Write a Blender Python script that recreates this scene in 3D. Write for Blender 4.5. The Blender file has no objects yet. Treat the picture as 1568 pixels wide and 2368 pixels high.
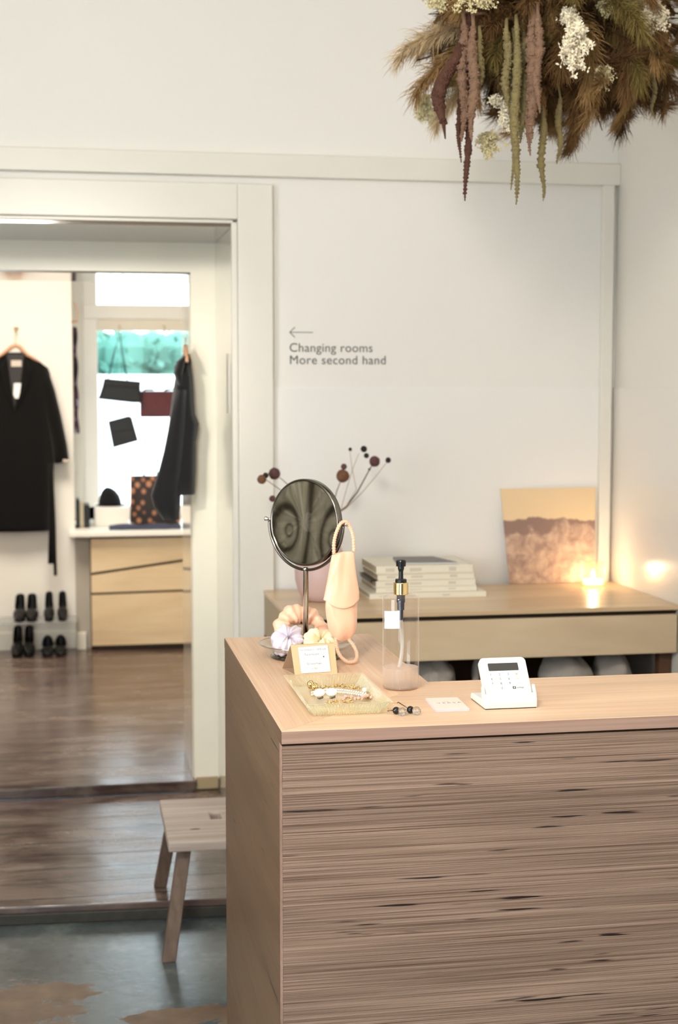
import bpy, bmesh, math, random
from mathutils import Vector, Matrix, Euler, noise
random.seed(7)
PI = math.pi
S = bpy.context.scene
COL = S.collection

# ------------------------------------------------------------------ camera
cam_d = bpy.data.cameras.new('camera'); cam = bpy.data.objects.new('camera', cam_d); COL.objects.link(cam)
cam.location = (0, 0, 1.55)
cam.rotation_euler = (math.radians(90 - 4.775), 0, math.radians(-10.202))
cam_d.sensor_fit = 'VERTICAL'; cam_d.sensor_height = 36.0
cam_d.lens = 3400 / 2368 * 36.0
cam_d.clip_start = .05; cam_d.clip_end = 200
cam_d.dof.use_dof = True; cam_d.dof.focus_distance = 2.62; cam_d.dof.aperture_fstop = 5.6
S.camera = cam
S.view_settings.view_transform = 'Standard'; S.view_settings.look = 'None'
S.view_settings.exposure = -0.30; S.view_settings.gamma = 1.0; S.view_settings.use_curve_mapping = False

# ------------------------------------------------------------------ world and lights
w = bpy.data.worlds.new('world'); S.world = w; w.use_nodes = True
bg = w.node_tree.nodes['Background']
bg.inputs[0].default_value = (0.80, 0.92, 1.0, 1); bg.inputs[1].default_value = 8.0

def area(name, loc, target, sx, sy, power, col, portal=False):
    d = bpy.data.lights.new(name, 'AREA'); d.shape = 'RECTANGLE'; d.size = sx; d.size_y = sy
    d.energy = power; d.color = col
    o = bpy.data.objects.new(name, d); COL.objects.link(o); o.location = loc
    o.rotation_euler = (Vector(target) - Vector(loc)).to_track_quat('-Z', 'Y').to_euler()
    if portal: d.cycles.is_portal = True
    return o
area('window_portal', (.42, 8.93, 1.5), (.42, 5, 1.5), 1.0, 1.5, 1, (1, 1, 1), True)
# daylight of the shop window on the left, ceiling lamps of the shop, lamps of the back rooms
area('shop_window_daylight', (-2.45, 1.05, 1.75), (1.0, 3.2, 1.2), 1.4, 1.7, 64, (1.0, .965, .93))
area('ceiling_lamp_shop', (-.3, .9, 2.65), (1.0, 3.6, 1.7), .40, .40, 52, (1.0, .93, .84))
sd = bpy.data.lights.new('added_spot_doorway', 'SPOT'); sd.energy = 190; sd.color = (1, .96, .86); sd.spot_size = math.radians(31); sd.spot_blend = 1.0; sd.shadow_soft_size = .12  # added spot with no known fixture, brightens the inner door casing
so = bpy.data.objects.new('added_spot_doorway', sd); COL.objects.link(so); so.location = (-.8, 2.9, 2.35)
so.rotation_euler = (Vector((.24, 5.45, 1.45)) - so.location).to_track_quat('-Z', 'Y').to_euler()
area('ceiling_lamp_counter', (.9, 2.1, 3.25), (.9, 2.2, 0), .5, .5, 7, (1.0, .85, .68))
area('shop_door_daylight', (-1.2, -1.9, 1.7), (.2, 5, 1.9), 1.4, 1.8, 11, (1.0, .95, .90))
area('ceiling_lamp_back_room', (-.3, 6.9, 2.6), (-.3, 7.1, 0), 1.2, .8, 80, (1.0, .90, .76))

# ------------------------------------------------------------------ materials
def lin(c):
    return tuple((x / 12.92 if x <= .04045 else ((x + .055) / 1.055) ** 2.4) for x in [v / 255 for v in c]) + (1,)
def base_mat(name):
    m = bpy.data.materials.new(name); m.use_nodes = True
    return m, m.node_tree, m.node_tree.nodes['Principled BSDF']
def setp(p, k, v):
    if k in p.inputs: p.inputs[k].default_value = v
def mat(name, rgb, rough=.5, metal=0, spec=.5, coat=0, sheen=0, trans=0, ior=1.45, emit=None, es=0, bump=0, bscale=200, var=0, vscale=8, alpha=1, sss=0):
    m, nt, p = base_mat(name)
    c = lin(rgb); p.inputs['Base Color'].default_value = c
    setp(p, 'Roughness', rough); setp(p, 'Metallic', metal); setp(p, 'Specular IOR Level', spec)
    setp(p, 'Coat Weight', coat); setp(p, 'Coat Roughness', .08); setp(p, 'Sheen Weight', sheen)
    setp(p, 'Transmission Weight', trans); setp(p, 'IOR', ior); setp(p, 'Alpha', alpha)
    if sss: setp(p, 'Subsurface Weight', sss); setp(p, 'Subsurface Scale', .01)
    if emit: p.inputs['Emission Color'].default_value = lin(emit); p.inputs['Emission Strength'].default_value = es
    tc = nt.nodes.new('ShaderNodeTexCoord')
    if var:
        n = nt.nodes.new('ShaderNodeTexNoise'); n.inputs['Scale'].default_value = vscale; n.inputs['Detail'].default_value = 5
        r = nt.nodes.new('ShaderNodeMix'); r.data_type = 'RGBA'
        r.inputs[6].default_value = tuple(x * (1 - var) for x in c[:3]) + (1,)
        r.inputs[7].default_value = tuple(min(1, x * (1 + var)) for x in c[:3]) + (1,)
        nt.links.new(tc.outputs['Object'], n.inputs['Vector']); nt.links.new(n.outputs[0], r.inputs[0]); nt.links.new(r.outputs[2], p.inputs['Base Color'])
    if bump:
        n = nt.nodes.new('ShaderNodeTexNoise'); n.inputs['Scale'].default_value = bscale; n.inputs['Detail'].default_value = 3
        b = nt.nodes.new('ShaderNodeBump'); b.inputs['Strength'].default_value = bump; b.inputs['Distance'].default_value = .002
        nt.links.new(tc.outputs['Object'], n.inputs['Vector']); nt.links.new(n.outputs[0], b.inputs['Height']); nt.links.new(b.outputs[0], p.inputs['Normal'])
    return m
def ramp(nt, stops):
    r = nt.nodes.new('ShaderNodeValToRGB'); e = r.color_ramp.elements
    e[0].position, e[0].color = stops[0][0], stops[0][1]
    e[1].position, e[1].color = stops[-1][0], stops[-1][1]
    for p, c in stops[1:-1]:
        x = e.new(p); x.color = c
    return r
def mapped(nt, scale, loc=(0, 0, 0), rot=(0, 0, 0)):
    tc = nt.nodes.new('ShaderNodeTexCoord'); mp = nt.nodes.new('ShaderNodeMapping')
    mp.inputs['Scale'].default_value = scale; mp.inputs['Location'].default_value = loc; mp.inputs['Rotation'].default_value = rot
    nt.links.new(tc.outputs['Object'], mp.inputs[0]); return mp.outputs[0]
def tex(nt, vec, scale=1, detail=4, rough=.5, dist=0):
    n = nt.nodes.new('ShaderNodeTexNoise'); n.inputs['Scale'].default_value = scale; n.inputs['Detail'].default_value = detail
    n.inputs['Roughness'].default_value = rough; n.inputs['Distortion'].default_value = dist
    nt.links.new(vec, n.inputs['Vector']); return n.outputs[0]
def mixc(nt, fac, a, b, mode='MIX'):
    m = nt.nodes.new('ShaderNodeMix'); m.data_type = 'RGBA'; m.blend_type = mode
    for k, v in ((0, fac), (6, a), (7, b)):
        if hasattr(v, 'links'): nt.links.new(v, m.inputs[k])
        else: m.inputs[k].default_value = v
    return m.outputs[2]
def wood(name, c1, c2, cd, axis='x', fine=160, rough=.5, streak=.70, streak_len=7, coarse=9, spec=.4, streak_w=110, bump=.25, lines=0, coat=0):
    """grain runs along axis; c1/c2 light and dark grain, cd short dark streaks"""
    m, nt, p = base_mat(name)
    def sc(along, across):
        return {'x': (along, across, across), 'y': (across, along, across), 'z': (across, across, along)}[axis]
    g1 = tex(nt, mapped(nt, sc(2.2, fine)), 1, 3, .6)
    g2 = tex(nt, mapped(nt, sc(.8, coarse), (3, 1, 2)), 1, 4, .5, .6)
    r1 = ramp(nt, [(.32, lin(c2)), (.68, lin(c1))]); nt.links.new(g1, r1.inputs[0])
    r2 = ramp(nt, [(.3, (.76, .74, .72, 1)), (.7, (1.06, 1.05, 1.04, 1))]); nt.links.new(g2, r2.inputs[0])
    c = mixc(nt, 1.0, r1.outputs[0], r2.outputs[0], 'MULTIPLY')
    if lines:
        wv = nt.nodes.new('ShaderNodeTexWave'); wv.wave_type = 'BANDS'; wv.bands_direction = 'Z'
        wv.inputs['Scale'].default_value = lines; wv.inputs['Distortion'].default_value = 1.6; wv.inputs['Detail'].default_value = 2; wv.inputs['Detail Scale'].default_value = .35
        nt.links.new(mapped(nt, (.12, .12, 1)), wv.inputs['Vector'])
        rl = ramp(nt, [(0, (.42, .38, .36, 1)), (.42, (1, 1, 1, 1)), (1, (1.05, 1.05, 1.05, 1))]); nt.links.new(wv.outputs[0], rl.inputs[0])
        c = mixc(nt, .85, c, rl.outputs[0], 'MULTIPLY')
    g3 = tex(nt, mapped(nt, sc(streak_len, streak_w), (7, 5, 3)), 1, 2, .5)
    r3 = ramp(nt, [(streak, (0, 0, 0, 1)), (streak + .05, (1, 1, 1, 1))]); nt.links.new(g3, r3.inputs[0])
    c = mixc(nt, r3.outputs[0], c, lin(cd))
    nt.links.new(c, p.inputs['Base Color'])
    setp(p, 'Roughness', rough); setp(p, 'Specular IOR Level', spec); setp(p, 'Coat Weight', coat); setp(p, 'Coat Roughness', .15)
    if bump:
        b = nt.nodes.new('ShaderNodeBump'); b.inputs['Strength'].default_value = bump; b.inputs['Distance'].default_value = .001
        nt.links.new(g1, b.inputs['Height']); nt.links.new(b.outputs[0], p.inputs['Normal'])
    return m
def thin_glass(name, tint=(245, 250, 248), refl=.12, rough=.02, milk=0, milkcol=(240, 240, 238), edge=.5):
    """thin clear wall: transparent face-on, glossy and a little milky towards the rim"""
    m = bpy.data.materials.new(name); m.use_nodes = True; nt = m.node_tree; nt.nodes.clear()
    out = nt.nodes.new('ShaderNodeOutputMaterial'); t = nt.nodes.new('ShaderNodeBsdfTransparent'); t.inputs[0].default_value = lin(tint)
    g = nt.nodes.new('ShaderNodeBsdfGlossy'); g.inputs['Roughness'].default_value = rough; g.inputs['Color'].default_value = (1, 1, 1, 1)
    lw = nt.nodes.new('ShaderNodeLayerWeight'); lw.inputs[0].default_value = .5
    def curve(pw, mul, add):
        a = nt.nodes.new('ShaderNodeMath'); a.operation = 'POWER'; nt.links.new(lw.outputs['Facing'], a.inputs[0]); a.inputs[1].default_value = pw
        b = nt.nodes.new('ShaderNodeMath'); b.operation = 'MULTIPLY_ADD'; nt.links.new(a.outputs[0], b.inputs[0]); b.inputs[1].default_value = mul; b.inputs[2].default_value = add; return b.outputs[0]
    mx = nt.nodes.new('ShaderNodeMixShader'); nt.links.new(curve(4, refl * 3, .03), mx.inputs[0])
    nt.links.new(t.outputs[0], mx.inputs[1]); nt.links.new(g.outputs[0], mx.inputs[2]); last = mx.outputs[0]
    d = nt.nodes.new('ShaderNodeBsdfDiffuse'); d.inputs[0].default_value = lin(milkcol)
    tr = nt.nodes.new('ShaderNodeBsdfTranslucent'); tr.inputs[0].default_value = lin(milkcol)
    ad = nt.nodes.new('ShaderNodeMixShader'); nt.links.new(d.outputs[0], ad.inputs[1]); nt.links.new(tr.outputs[0], ad.inputs[2])
    m2 = nt.nodes.new('ShaderNodeMixShader'); nt.links.new(curve(5, edge, milk), m2.inputs[0])
    nt.links.new(last, m2.inputs[1]); nt.links.new(ad.outputs[0], m2.inputs[2]); last = m2.outputs[0]
    nt.links.new(last, out.inputs[0]); return m

M = {}
M['wall'] = mat('wall_paint', (233, 229, 222), .55, spec=.35, bump=.12, bscale=60, var=.015, vscale=1.5)
M['panel'] = mat('panel_paint', (234, 231, 226), .45, spec=.35, bump=.06, bscale=40)
M['right'] = mat('right_wall_gloss_paint', (228, 222, 212), .22, spec=.5, bump=.05, bscale=14)
M['trim'] = mat('trim_paint', (228, 223, 212), .38, spec=.45, bump=.12, bscale=30, var=.02, vscale=6)
M['jamb'] = mat('jamb_gloss_paint', (226, 218, 200), .07, spec=.7, bump=.03, bscale=7, var=.03, vscale=4, coat=.5)
M['soffit'] = mat('dark_gloss_soffit', (122, 110, 96), .08, spec=.7, var=.2, vscale=5, coat=.6)  # soffits have a darker base colour than the jamb linings
M['casing2'] = mat('inner_casing_paint', (250, 244, 226), .30, spec=.45, bump=.12, bscale=30, var=.03, vscale=8)
M['white'] = mat('window_white_paint', (236, 232, 224), .35)
M['ceil'] = mat('ceiling_paint', (225, 222, 216), .8)
M['top_f'] = wood('counter_top_front_wood', (236, 206, 174), (222, 183, 148), (150, 98, 66), 'x', 190, .42, .73, 3.0, 9, streak_w=130, bump=.1)
M['top_l'] = wood('counter_top_left_wood', (234, 202, 170), (218, 178, 144), (150, 98, 66), 'y', 190, .40, .73, 3.0, 9, streak_w=130, bump=.1)
M['edge'] = wood('counter_edge_wood', (172, 142, 126), (152, 120, 104), (100, 72, 58), 'x', 140, .5, .76, 4, 8, bump=.15)
M['front'] = wood('counter_front_laminated_wood', (180, 153, 134), (100, 76, 60), (34, 20, 14), 'x', 640, .5, .68, 5.5, 16, streak_w=120, bump=.4, lines=165)
M['side'] = wood('counter_side_wood', (116, 90, 65), (98, 74, 52), (54, 34, 22), 'y', 120, .36, .69, 6, 8, streak_w=90, bump=.15)
M['sb_top'] = wood('sideboard_top_wood', (224, 198, 160), (212, 184, 146), (190, 150, 105), 'x', 40, .30, .80, 3, 5, bump=.05)
M['sb_front'] = wood('sideboard_front_birch', (226, 204, 170), (216, 192, 158), (180, 146, 106), 'x', 12, .5, .80, 3, 5, bump=.05)
M['sb_side'] = mat('sideboard_side', (176, 156, 122), .5, var=.05)
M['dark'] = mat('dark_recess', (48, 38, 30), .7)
M['birch'] = wood('birch_plywood', (226, 204, 168), (218, 192, 154), (196, 168, 132), 'x', 14, .4, .80, 3, 5, bump=.05)
M['plank'] = None
M['steel'] = mat('chrome', (205, 200, 192), .12, 1)
M['steel_d'] = mat('dark_chrome', (120, 114, 106), .15, 1)
M['gold'] = mat('gold', (232, 202, 142), .16, 1)
M['black'] = mat('black_plastic', (16, 16, 18), .28)
M['bfab'] = mat('black_wool', (16, 15, 15), .95, spec=.1, sheen=.15, bump=.5, bscale=90)
M['gfab'] = mat('charcoal_fabric', (34, 33, 35), .9, spec=.1, sheen=.3, bump=.5, bscale=120)
M['lining'] = mat('coat_lining', (42, 38, 40), .6)
M['leather'] = mat('black_leather', (15, 15, 16), .38, bump=.4, bscale=120)
M['burg'] = mat('burgundy_leather', (84, 28, 34), .4, bump=.5, bscale=60, var=.35, vscale=30)
M['peach'] = mat('peach_satin', (242, 188, 154), .30, spec=.6, sheen=.4, bump=.15, bscale=25)
M['lilac'] = mat('lilac_satin', (212, 202, 216), .32, spec=.6, sheen=.4, bump=.15, bscale=25)
M['cream'] = mat('cream_satin', (242, 226, 182), .32, spec=.6, sheen=.4, bump=.15, bscale=25)
M['kraft'] = mat('kraft_card', (206, 174, 134), .8, var=.05, vscale=60)
M['kraft_d'] = mat('kraft_card_back', (176, 146, 118), .8)
M['paper'] = mat('white_paper', (228, 228, 226), .7)
M['ink'] = mat('grey_ink', (95, 95, 98), .7)
M['inkb'] = mat('black_ink', (30, 30, 32), .7)
M['redink'] = mat('red_ink', (240, 130, 105), .7)
M['pinkink'] = mat('pink_ink', (244, 176, 172), .7)
M['letter'] = mat('wall_lettering_vinyl', (96, 94, 88), .6)
M['plastic'] = mat('white_plastic', (226, 226, 220), .30, spec=.5)
M['screen'] = mat('grey_screen', (66, 64, 62), .25)
M['pink'] = mat('pink_card', (246, 216, 204), .6)
M['lav'] = mat('lavender_card_edge', (222, 212, 232), .6)
M['vase'] = mat('blush_ceramic', (208, 178, 172), .5, bump=.1, bscale=30)
M['book'] = mat('book_cover', (232, 226, 208), .6)
M['bookg'] = mat('grey_book_cover', (128, 126, 124), .6, var=.1, vscale=30)
M['page'] = mat('book_pages', (178, 166, 142), .8, bump=.5, bscale=300)
M['bookw'] = mat('book_spine_print', (206, 200, 184), .6)
M['twig'] = mat('twig_bark', (86, 66, 56), .8)
M['twig2'] = mat('pale_twig_bark', (160, 140, 118), .8)
M['seed'] = mat('seed_head_plum', (92, 60, 60), .8, bump=1, bscale=160, var=.4, vscale=70)
M['seedb'] = mat('seed_head_brown', (112, 76, 50), .8, bump=1, bscale=160, var=.4, vscale=70)
M['seedd'] = mat('seed_head_dark', (40, 30, 30), .8, bump=1, bscale=160)
M['pampas'] = mat('pampas_ochre', (150, 118, 76), .9, spec=.1, var=.3, vscale=9)
M['pampas2'] = mat('pampas_brown', (108, 80, 50), .9, spec=.1, var=.3, vscale=9)
M['pampas3'] = mat('pampas_pale', (196, 172, 134), .9, spec=.1, var=.15, vscale=9)
M['moss'] = mat('olive_dried_foliage', (116, 100, 56), .9, spec=.1, var=.4, vscale=14)
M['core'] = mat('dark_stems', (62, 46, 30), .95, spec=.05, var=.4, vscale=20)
M['amar1'] = mat('amaranth_plum', (82, 56, 46), .9, spec=.1, bump=1, bscale=220, var=.3, vscale=40)
M['amar2'] = mat('amaranth_olive', (118, 106, 72), .9, spec=.1, bump=1, bscale=220, var=.3, vscale=40)
M['amar3'] = mat('amaranth_dusty_pink', (120, 94, 76), .9, spec=.1, bump=1, bscale=220, var=.3, vscale=40)
M['bloom'] = mat('white_blossom', (228, 218, 192), .8, spec=.1)
M['bloomy'] = mat('pale_yellow_blossom', (208, 196, 154), .8, spec=.1)
M['stoolw'] = wood('stool_weathered_wood', (190, 178, 168), (164, 148, 136), (104, 86, 74), 'x', 60, .6, .74, 5, 8, bump=.4)
M['stool_leg'] = wood('stool_leg_wood', (112, 92, 78), (88, 70, 58), (56, 42, 34), 'z', 60, .6, .76, 5, 8, bump=.3)
M['clip'] = mat('white_enamel', (250, 248, 240), .18, spec=.6)
M['pearl'] = mat('pearl', (248, 240, 230), .22, spec=.6, coat=.5)
M['gem'] = mat('pink_stone', (222, 176, 176), .1, spec=.8, coat=.6)
M['bead'] = mat('black_bead', (8, 8, 9), .08, spec=.7)
M['acrylic'] = thin_glass('clear_acrylic', (232, 234, 234), .10, .05, .12)
M['glass'] = thin_glass('bottle_plastic', (250, 247, 244), .08, .03, .03, (250, 240, 236), .5)
M['liquid'] = thin_glass('milky_liquid', (250, 246, 242), .05, .1, .34, (255, 244, 236), .2)
M['tube'] = thin_glass('dip_tube_plastic', (240, 238, 236), .05, .2, .62)
M['tray'] = thin_glass('pressed_glass', (250, 250, 240), .20, .04, .10, (255, 252, 236), .55)
M['rib'] = thin_glass('pressed_glass_rib', (252, 252, 246), .5, .02, .16, (255, 254, 244), .6)
M['pane'] = thin_glass('window_pane', (250, 252, 252), .03, .01, 0, (240, 240, 240), 0)
M['dish'] = thin_glass('clear_dish_glass', (238, 236, 230), .25, .02, .04, (240, 238, 232), .3)
M['ball'] = mat('clear_glass_ball', (235, 238, 238), .02, trans=1, ior=1.45)
M['flame'] = mat('flame', (255, 220, 150), .5, emit=(255, 224, 170), es=120)
M['wax'] = mat('candle_wax_added_glow', (250, 236, 206), .5, sss=.4, emit=(255, 206, 140), es=7)  # emission put into the wax stands in for flame light soaking through it
M['mirror'] = mat('mirror_silver', (205, 204, 200), .015, 1)
M['leaf'] = mat('hedge_leaf', (84, 134, 120), .7, var=.5, vscale=1.5)
M['pave'] = mat('street_paving', (235, 235, 235), .9)
M['hook'] = mat('brass_hook', (206, 186, 140), .3, .8)
M['hanger'] = mat('hanger_wood', (214, 164, 128), .45)
M['wool'] = mat('grey_fleece', (178, 168, 156), .95, sheen=.4, bump=1.5, bscale=60, var=.2, vscale=25)
M['brownw'] = mat('reddish_brown_wood', (92, 62, 44), .5)
M['label'] = mat('woven_label', (196, 182, 172), .7)
M['cap'] = mat('black_felt', (8, 8, 10), .95)
M['dkblue'] = mat('dark_blue_cloth', (58, 64, 84), .85, bump=.4, bscale=60)
M['black_metal'] = mat('strike_metal', (196, 190, 178), .3, .7)

def planks(name, c1, c2, cd):
    m, nt, p = base_mat(name)
    br = nt.nodes.new('ShaderNodeTexBrick'); br.offset = .37
    br.inputs['Scale'].default_value = 1; br.inputs['Brick Width'].default_value = 14; br.inputs['Row Height'].default_value = .135
    br.inputs['Mortar Size'].default_value = .005; br.inputs['Mortar Smooth'].default_value = .3
    br.inputs['Color1'].default_value = (1, 1, 1, 1); br.inputs['Color2'].default_value = (.72, .70, .70, 1); br.inputs['Mortar'].default_value = (.12, .10, .09, 1)
    nt.links.new(mapped(nt, (1, 1, 1), (2.6, 0, 0)), br.inputs['Vector'])
    g = tex(nt, mapped(nt, (1.3, 30, 30)), 1, 5, .6, .4); r = ramp(nt, [(.3, lin(c2)), (.72, lin(c1))]); nt.links.new(g, r.inputs[0])
    w2 = tex(nt, mapped(nt, (2.5, 5, 5), (4, 2, 0)), 1, 6, .65, .5); rw = ramp(nt, [(.42, (0, 0, 0, 1)), (.68, (1, 1, 1, 1))]); nt.links.new(w2, rw.inputs[0])
    c = mixc(nt, rw.outputs[0], r.outputs[0], lin(cd))
    c = mixc(nt, 1.0, c, br.outputs['Color'], 'MULTIPLY')
    nt.links.new(c, p.inputs['Base Color'])
    rr = ramp(nt, [(.3, (.12, .12, .12, 1)), (.75, (.34, .34, .34, 1))]); nt.links.new(w2, rr.inputs[0]); nt.links.new(rr.outputs[0], p.inputs['Roughness'])
    bh = nt.nodes.new('ShaderNodeMath'); bh.operation = 'ADD'; nt.links.new(g, bh.inputs[0])
    inv = nt.nodes.new('ShaderNodeMath'); inv.operation = 'MULTIPLY'; inv.inputs[1].default_value = -2.5; nt.links.new(br.outputs['Fac'], inv.inputs[0]); nt.links.new(inv.outputs[0], bh.inputs[1])
    b = nt.nodes.new('ShaderNodeBump'); b.inputs['Strength'].default_value = .5; b.inputs['Distance'].default_value = .0035
    nt.links.new(bh.outputs[0], b.inputs['Height']); nt.links.new(b.outputs[0], p.inputs['Normal'])
    return m
M['plank'] = planks('worn_floorboards', (98, 76, 68), (62, 46, 40), (126, 108, 96))

def concrete():
    m, nt, p = base_mat('painted_concrete_worn')
    v = mapped(nt, (1, 1, 1))
    n1 = tex(nt, v, 5, 8, .6); r1 = ramp(nt, [(.3, lin((54, 62, 65))), (.55, lin((74, 82, 83))), (.75, lin((116, 124, 120)))]); nt.links.new(n1, r1.inputs[0])
    # brown patches where the paint has worn through
    def blob(cx, cy, rx, ry):
        mp = mapped(nt, (1 / rx, 1 / ry, 0), (-cx / rx, -cy / ry, 0)); ln = nt.nodes.new('ShaderNodeVectorMath'); ln.operation = 'LENGTH'
        nt.links.new(mp, ln.inputs[0]); return ln.outputs['Value']
    def mn(a, b):
        x = nt.nodes.new('ShaderNodeMath'); x.operation = 'MINIMUM'; nt.links.new(a, x.inputs[0]); nt.links.new(b, x.inputs[1]); return x.outputs[0]
    d = mn(mn(blob(-.12, 3.74, .17, .085), blob(.26, 3.54, .19, .055)), blob(-.16, 3.60, .16, .075))
    d = mn(d, blob(-.15, 3.50, .5, .0001))
    nn = tex(nt, mapped(nt, (7, 13, 7)), 1, 9, .70, .4)
    s = nt.nodes.new('ShaderNodeMath'); s.operation = 'MULTIPLY_ADD'; nt.links.new(nn, s.inputs[0]); s.inputs[1].default_value = 3.4; nt.links.new(d, s.inputs[2])
    r2 = ramp(nt, [(.0, (1, 1, 1, 1)), (1, (0, 0, 0, 1))])
    mr = nt.nodes.new('ShaderNodeMapRange'); mr.inputs[1].default_value = 2.66; mr.inputs[2].default_value = 2.72; mr.inputs[3].default_value = 1; mr.inputs[4].default_value = 0
    nt.links.new(s.outputs[0], mr.inputs[0])
    n3 = tex(nt, v, 14, 6, .6); r3 = ramp(nt, [(.3, lin((84, 64, 46))), (.7, lin((112, 90, 68)))]); nt.links.new(n3, r3.inputs[0])
    c = mixc(nt, mr.outputs[0], r1.outputs[0], r3.outputs[0])
    nt.links.new(c, p.inputs['Base Color'])
    ro = nt.nodes.new('ShaderNodeMapRange'); ro.inputs[3].default_value = .17; ro.inputs[4].default_value = .6; nt.links.new(mr.outputs[0], ro.inputs[0]); nt.links.new(ro.outputs[0], p.inputs['Roughness'])
    b = nt.nodes.new('ShaderNodeBump'); b.inputs['Strength'].default_value = .3; b.inputs['Distance'].default_value = .003
    nt.links.new(tex(nt, v, 18, 8, .7), b.inputs['Height']); nt.links.new(b.outputs[0], p.inputs['Normal'])
    return m
M['concrete'] = concrete()

def art():
    m, nt, p = base_mat('landscape_photo_print')
    tc = nt.nodes.new('ShaderNodeTexCoord'); sp = nt.nodes.new('ShaderNodeSeparateXYZ'); nt.links.new(tc.outputs['Object'], sp.inputs[0])
    n = tex(nt, mapped(nt, (22, 3, 22)), 1, 6, .6, .3)
    r = ramp(nt, [(.30, lin((142, 116, 106))), (.5, lin((186, 156, 136))), (.7, lin((222, 192, 166)))]); nt.links.new(n, r.inputs[0])
    # dark tree-line band, then flat warm sky
    n2 = tex(nt, mapped(nt, (14, 3, 2)), 1, 3, .6); n3 = tex(nt, mapped(nt, (9, 3, 9), (5, 0, 1)), 1, 3, .5)
    a = nt.nodes.new('ShaderNodeMath'); a.operation = 'MULTIPLY_ADD'; nt.links.new(n2, a.inputs[0]); a.inputs[1].default_value = .05; nt.links.new(sp.outputs[2], a.inputs[2])
    b2 = nt.nodes.new('ShaderNodeMath'); b2.operation = 'MULTIPLY_ADD'; nt.links.new(n3, b2.inputs[0]); b2.inputs[1].default_value = .30; nt.links.new(sp.outputs[2], b2.inputs[2])
    k1 = nt.nodes.new('ShaderNodeMapRange'); k1.inputs[1].default_value = .335; k1.inputs[2].default_value = .352; nt.links.new(b2.outputs[0], k1.inputs[0])
    k2 = nt.nodes.new('ShaderNodeMapRange'); k2.inputs[1].default_value = .244; k2.inputs[2].default_value = .250; nt.links.new(a.outputs[0], k2.inputs[0])
    c = mixc(nt, k1.outputs[0], r.outputs[0], lin((146, 118, 106)))
    c = mixc(nt, k2.outputs[0], c, lin((232, 204, 162)))
    nt.links.new(c, p.inputs['Base Color']); setp(p, 'Roughness', .45)
    return m
M['art'] = art()

def grainpanel():
    """two-eyed cathedral grain: contour lines of the product of the distances to two knots"""
    m, nt, p = base_mat('wardrobe_cathedral_grain')
    warp = tex(nt, mapped(nt, (1, 3, 2)), 1, 2, .5)
    def dist(cy, cz):
        mp = mapped(nt, (0, 1, .55), (0, -cy, -cz * .55)); ln = nt.nodes.new('ShaderNodeVectorMath'); ln.operation = 'LENGTH'; nt.links.new(mp, ln.inputs[0])
        lg = nt.nodes.new('ShaderNodeMath'); lg.operation = 'LOGARITHM'; nt.links.new(ln.outputs['Value'], lg.inputs[0]); lg.inputs[1].default_value = 2.718; return lg.outputs[0]
    def ma(op, a, b, c=None):
        x = nt.nodes.new('ShaderNodeMath'); x.operation = op
        for i, v in enumerate((a, b, c)):
            if v is None: continue
            if hasattr(v, 'links'): nt.links.new(v, x.inputs[i])
            else: x.inputs[i].default_value = v
        return x.outputs[0]
    f = ma('SUBTRACT', dist(-.03, .03), dist(-.20, .0)); f = ma('MULTIPLY_ADD', warp, .9, f)
    q = ma('SINE', ma('MULTIPLY', f, 5.2), None)
    r = ramp(nt, [(.0, lin((238, 228, 204))), (.80, lin((196, 186, 162))), (.97, lin((96, 84, 68)))])
    nt.links.new(ma('MULTIPLY_ADD', q, .5, .5), r.inputs[0])
    nt.links.new(r.outputs[0], p.inputs['Base Color']); setp(p, 'Roughness', .5); return m
M['grainpanel'] = grainpanel()

def checks():
    m, nt, p = base_mat('brown_black_dotted_fabric')
    v = nt.nodes.new('ShaderNodeTexVoronoi'); v.inputs['Scale'].default_value = 1; v.inputs['Randomness'].default_value = .35
    nt.links.new(mapped(nt, (24, 4, 21), (.2, 0, 0), (0, .78, 0)), v.inputs['Vector'])
    r = ramp(nt, [(.30, lin((172, 116, 84))), (.50, lin((30, 22, 22)))]); nt.links.new(v.outputs['Distance'], r.inputs[0])
    nt.links.new(r.outputs[0], p.inputs['Base Color']); setp(p, 'Roughness', .7); return m
M['checks'] = checks()
def scarfm():
    m, nt, p = base_mat('dark_plum_pattern')
    n = tex(nt, mapped(nt, (20, 20, 14)), 1, 3, .6); r = ramp(nt, [(.4, lin((24, 20, 24))), (.55, lin((78, 48, 64))), (.62, lin((160, 156, 176)))]); nt.links.new(n, r.inputs[0])
    nt.links.new(r.outputs[0], p.inputs['Base Color']); setp(p, 'Roughness', .8); return m
M['scarf'] = scarfm()

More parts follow.
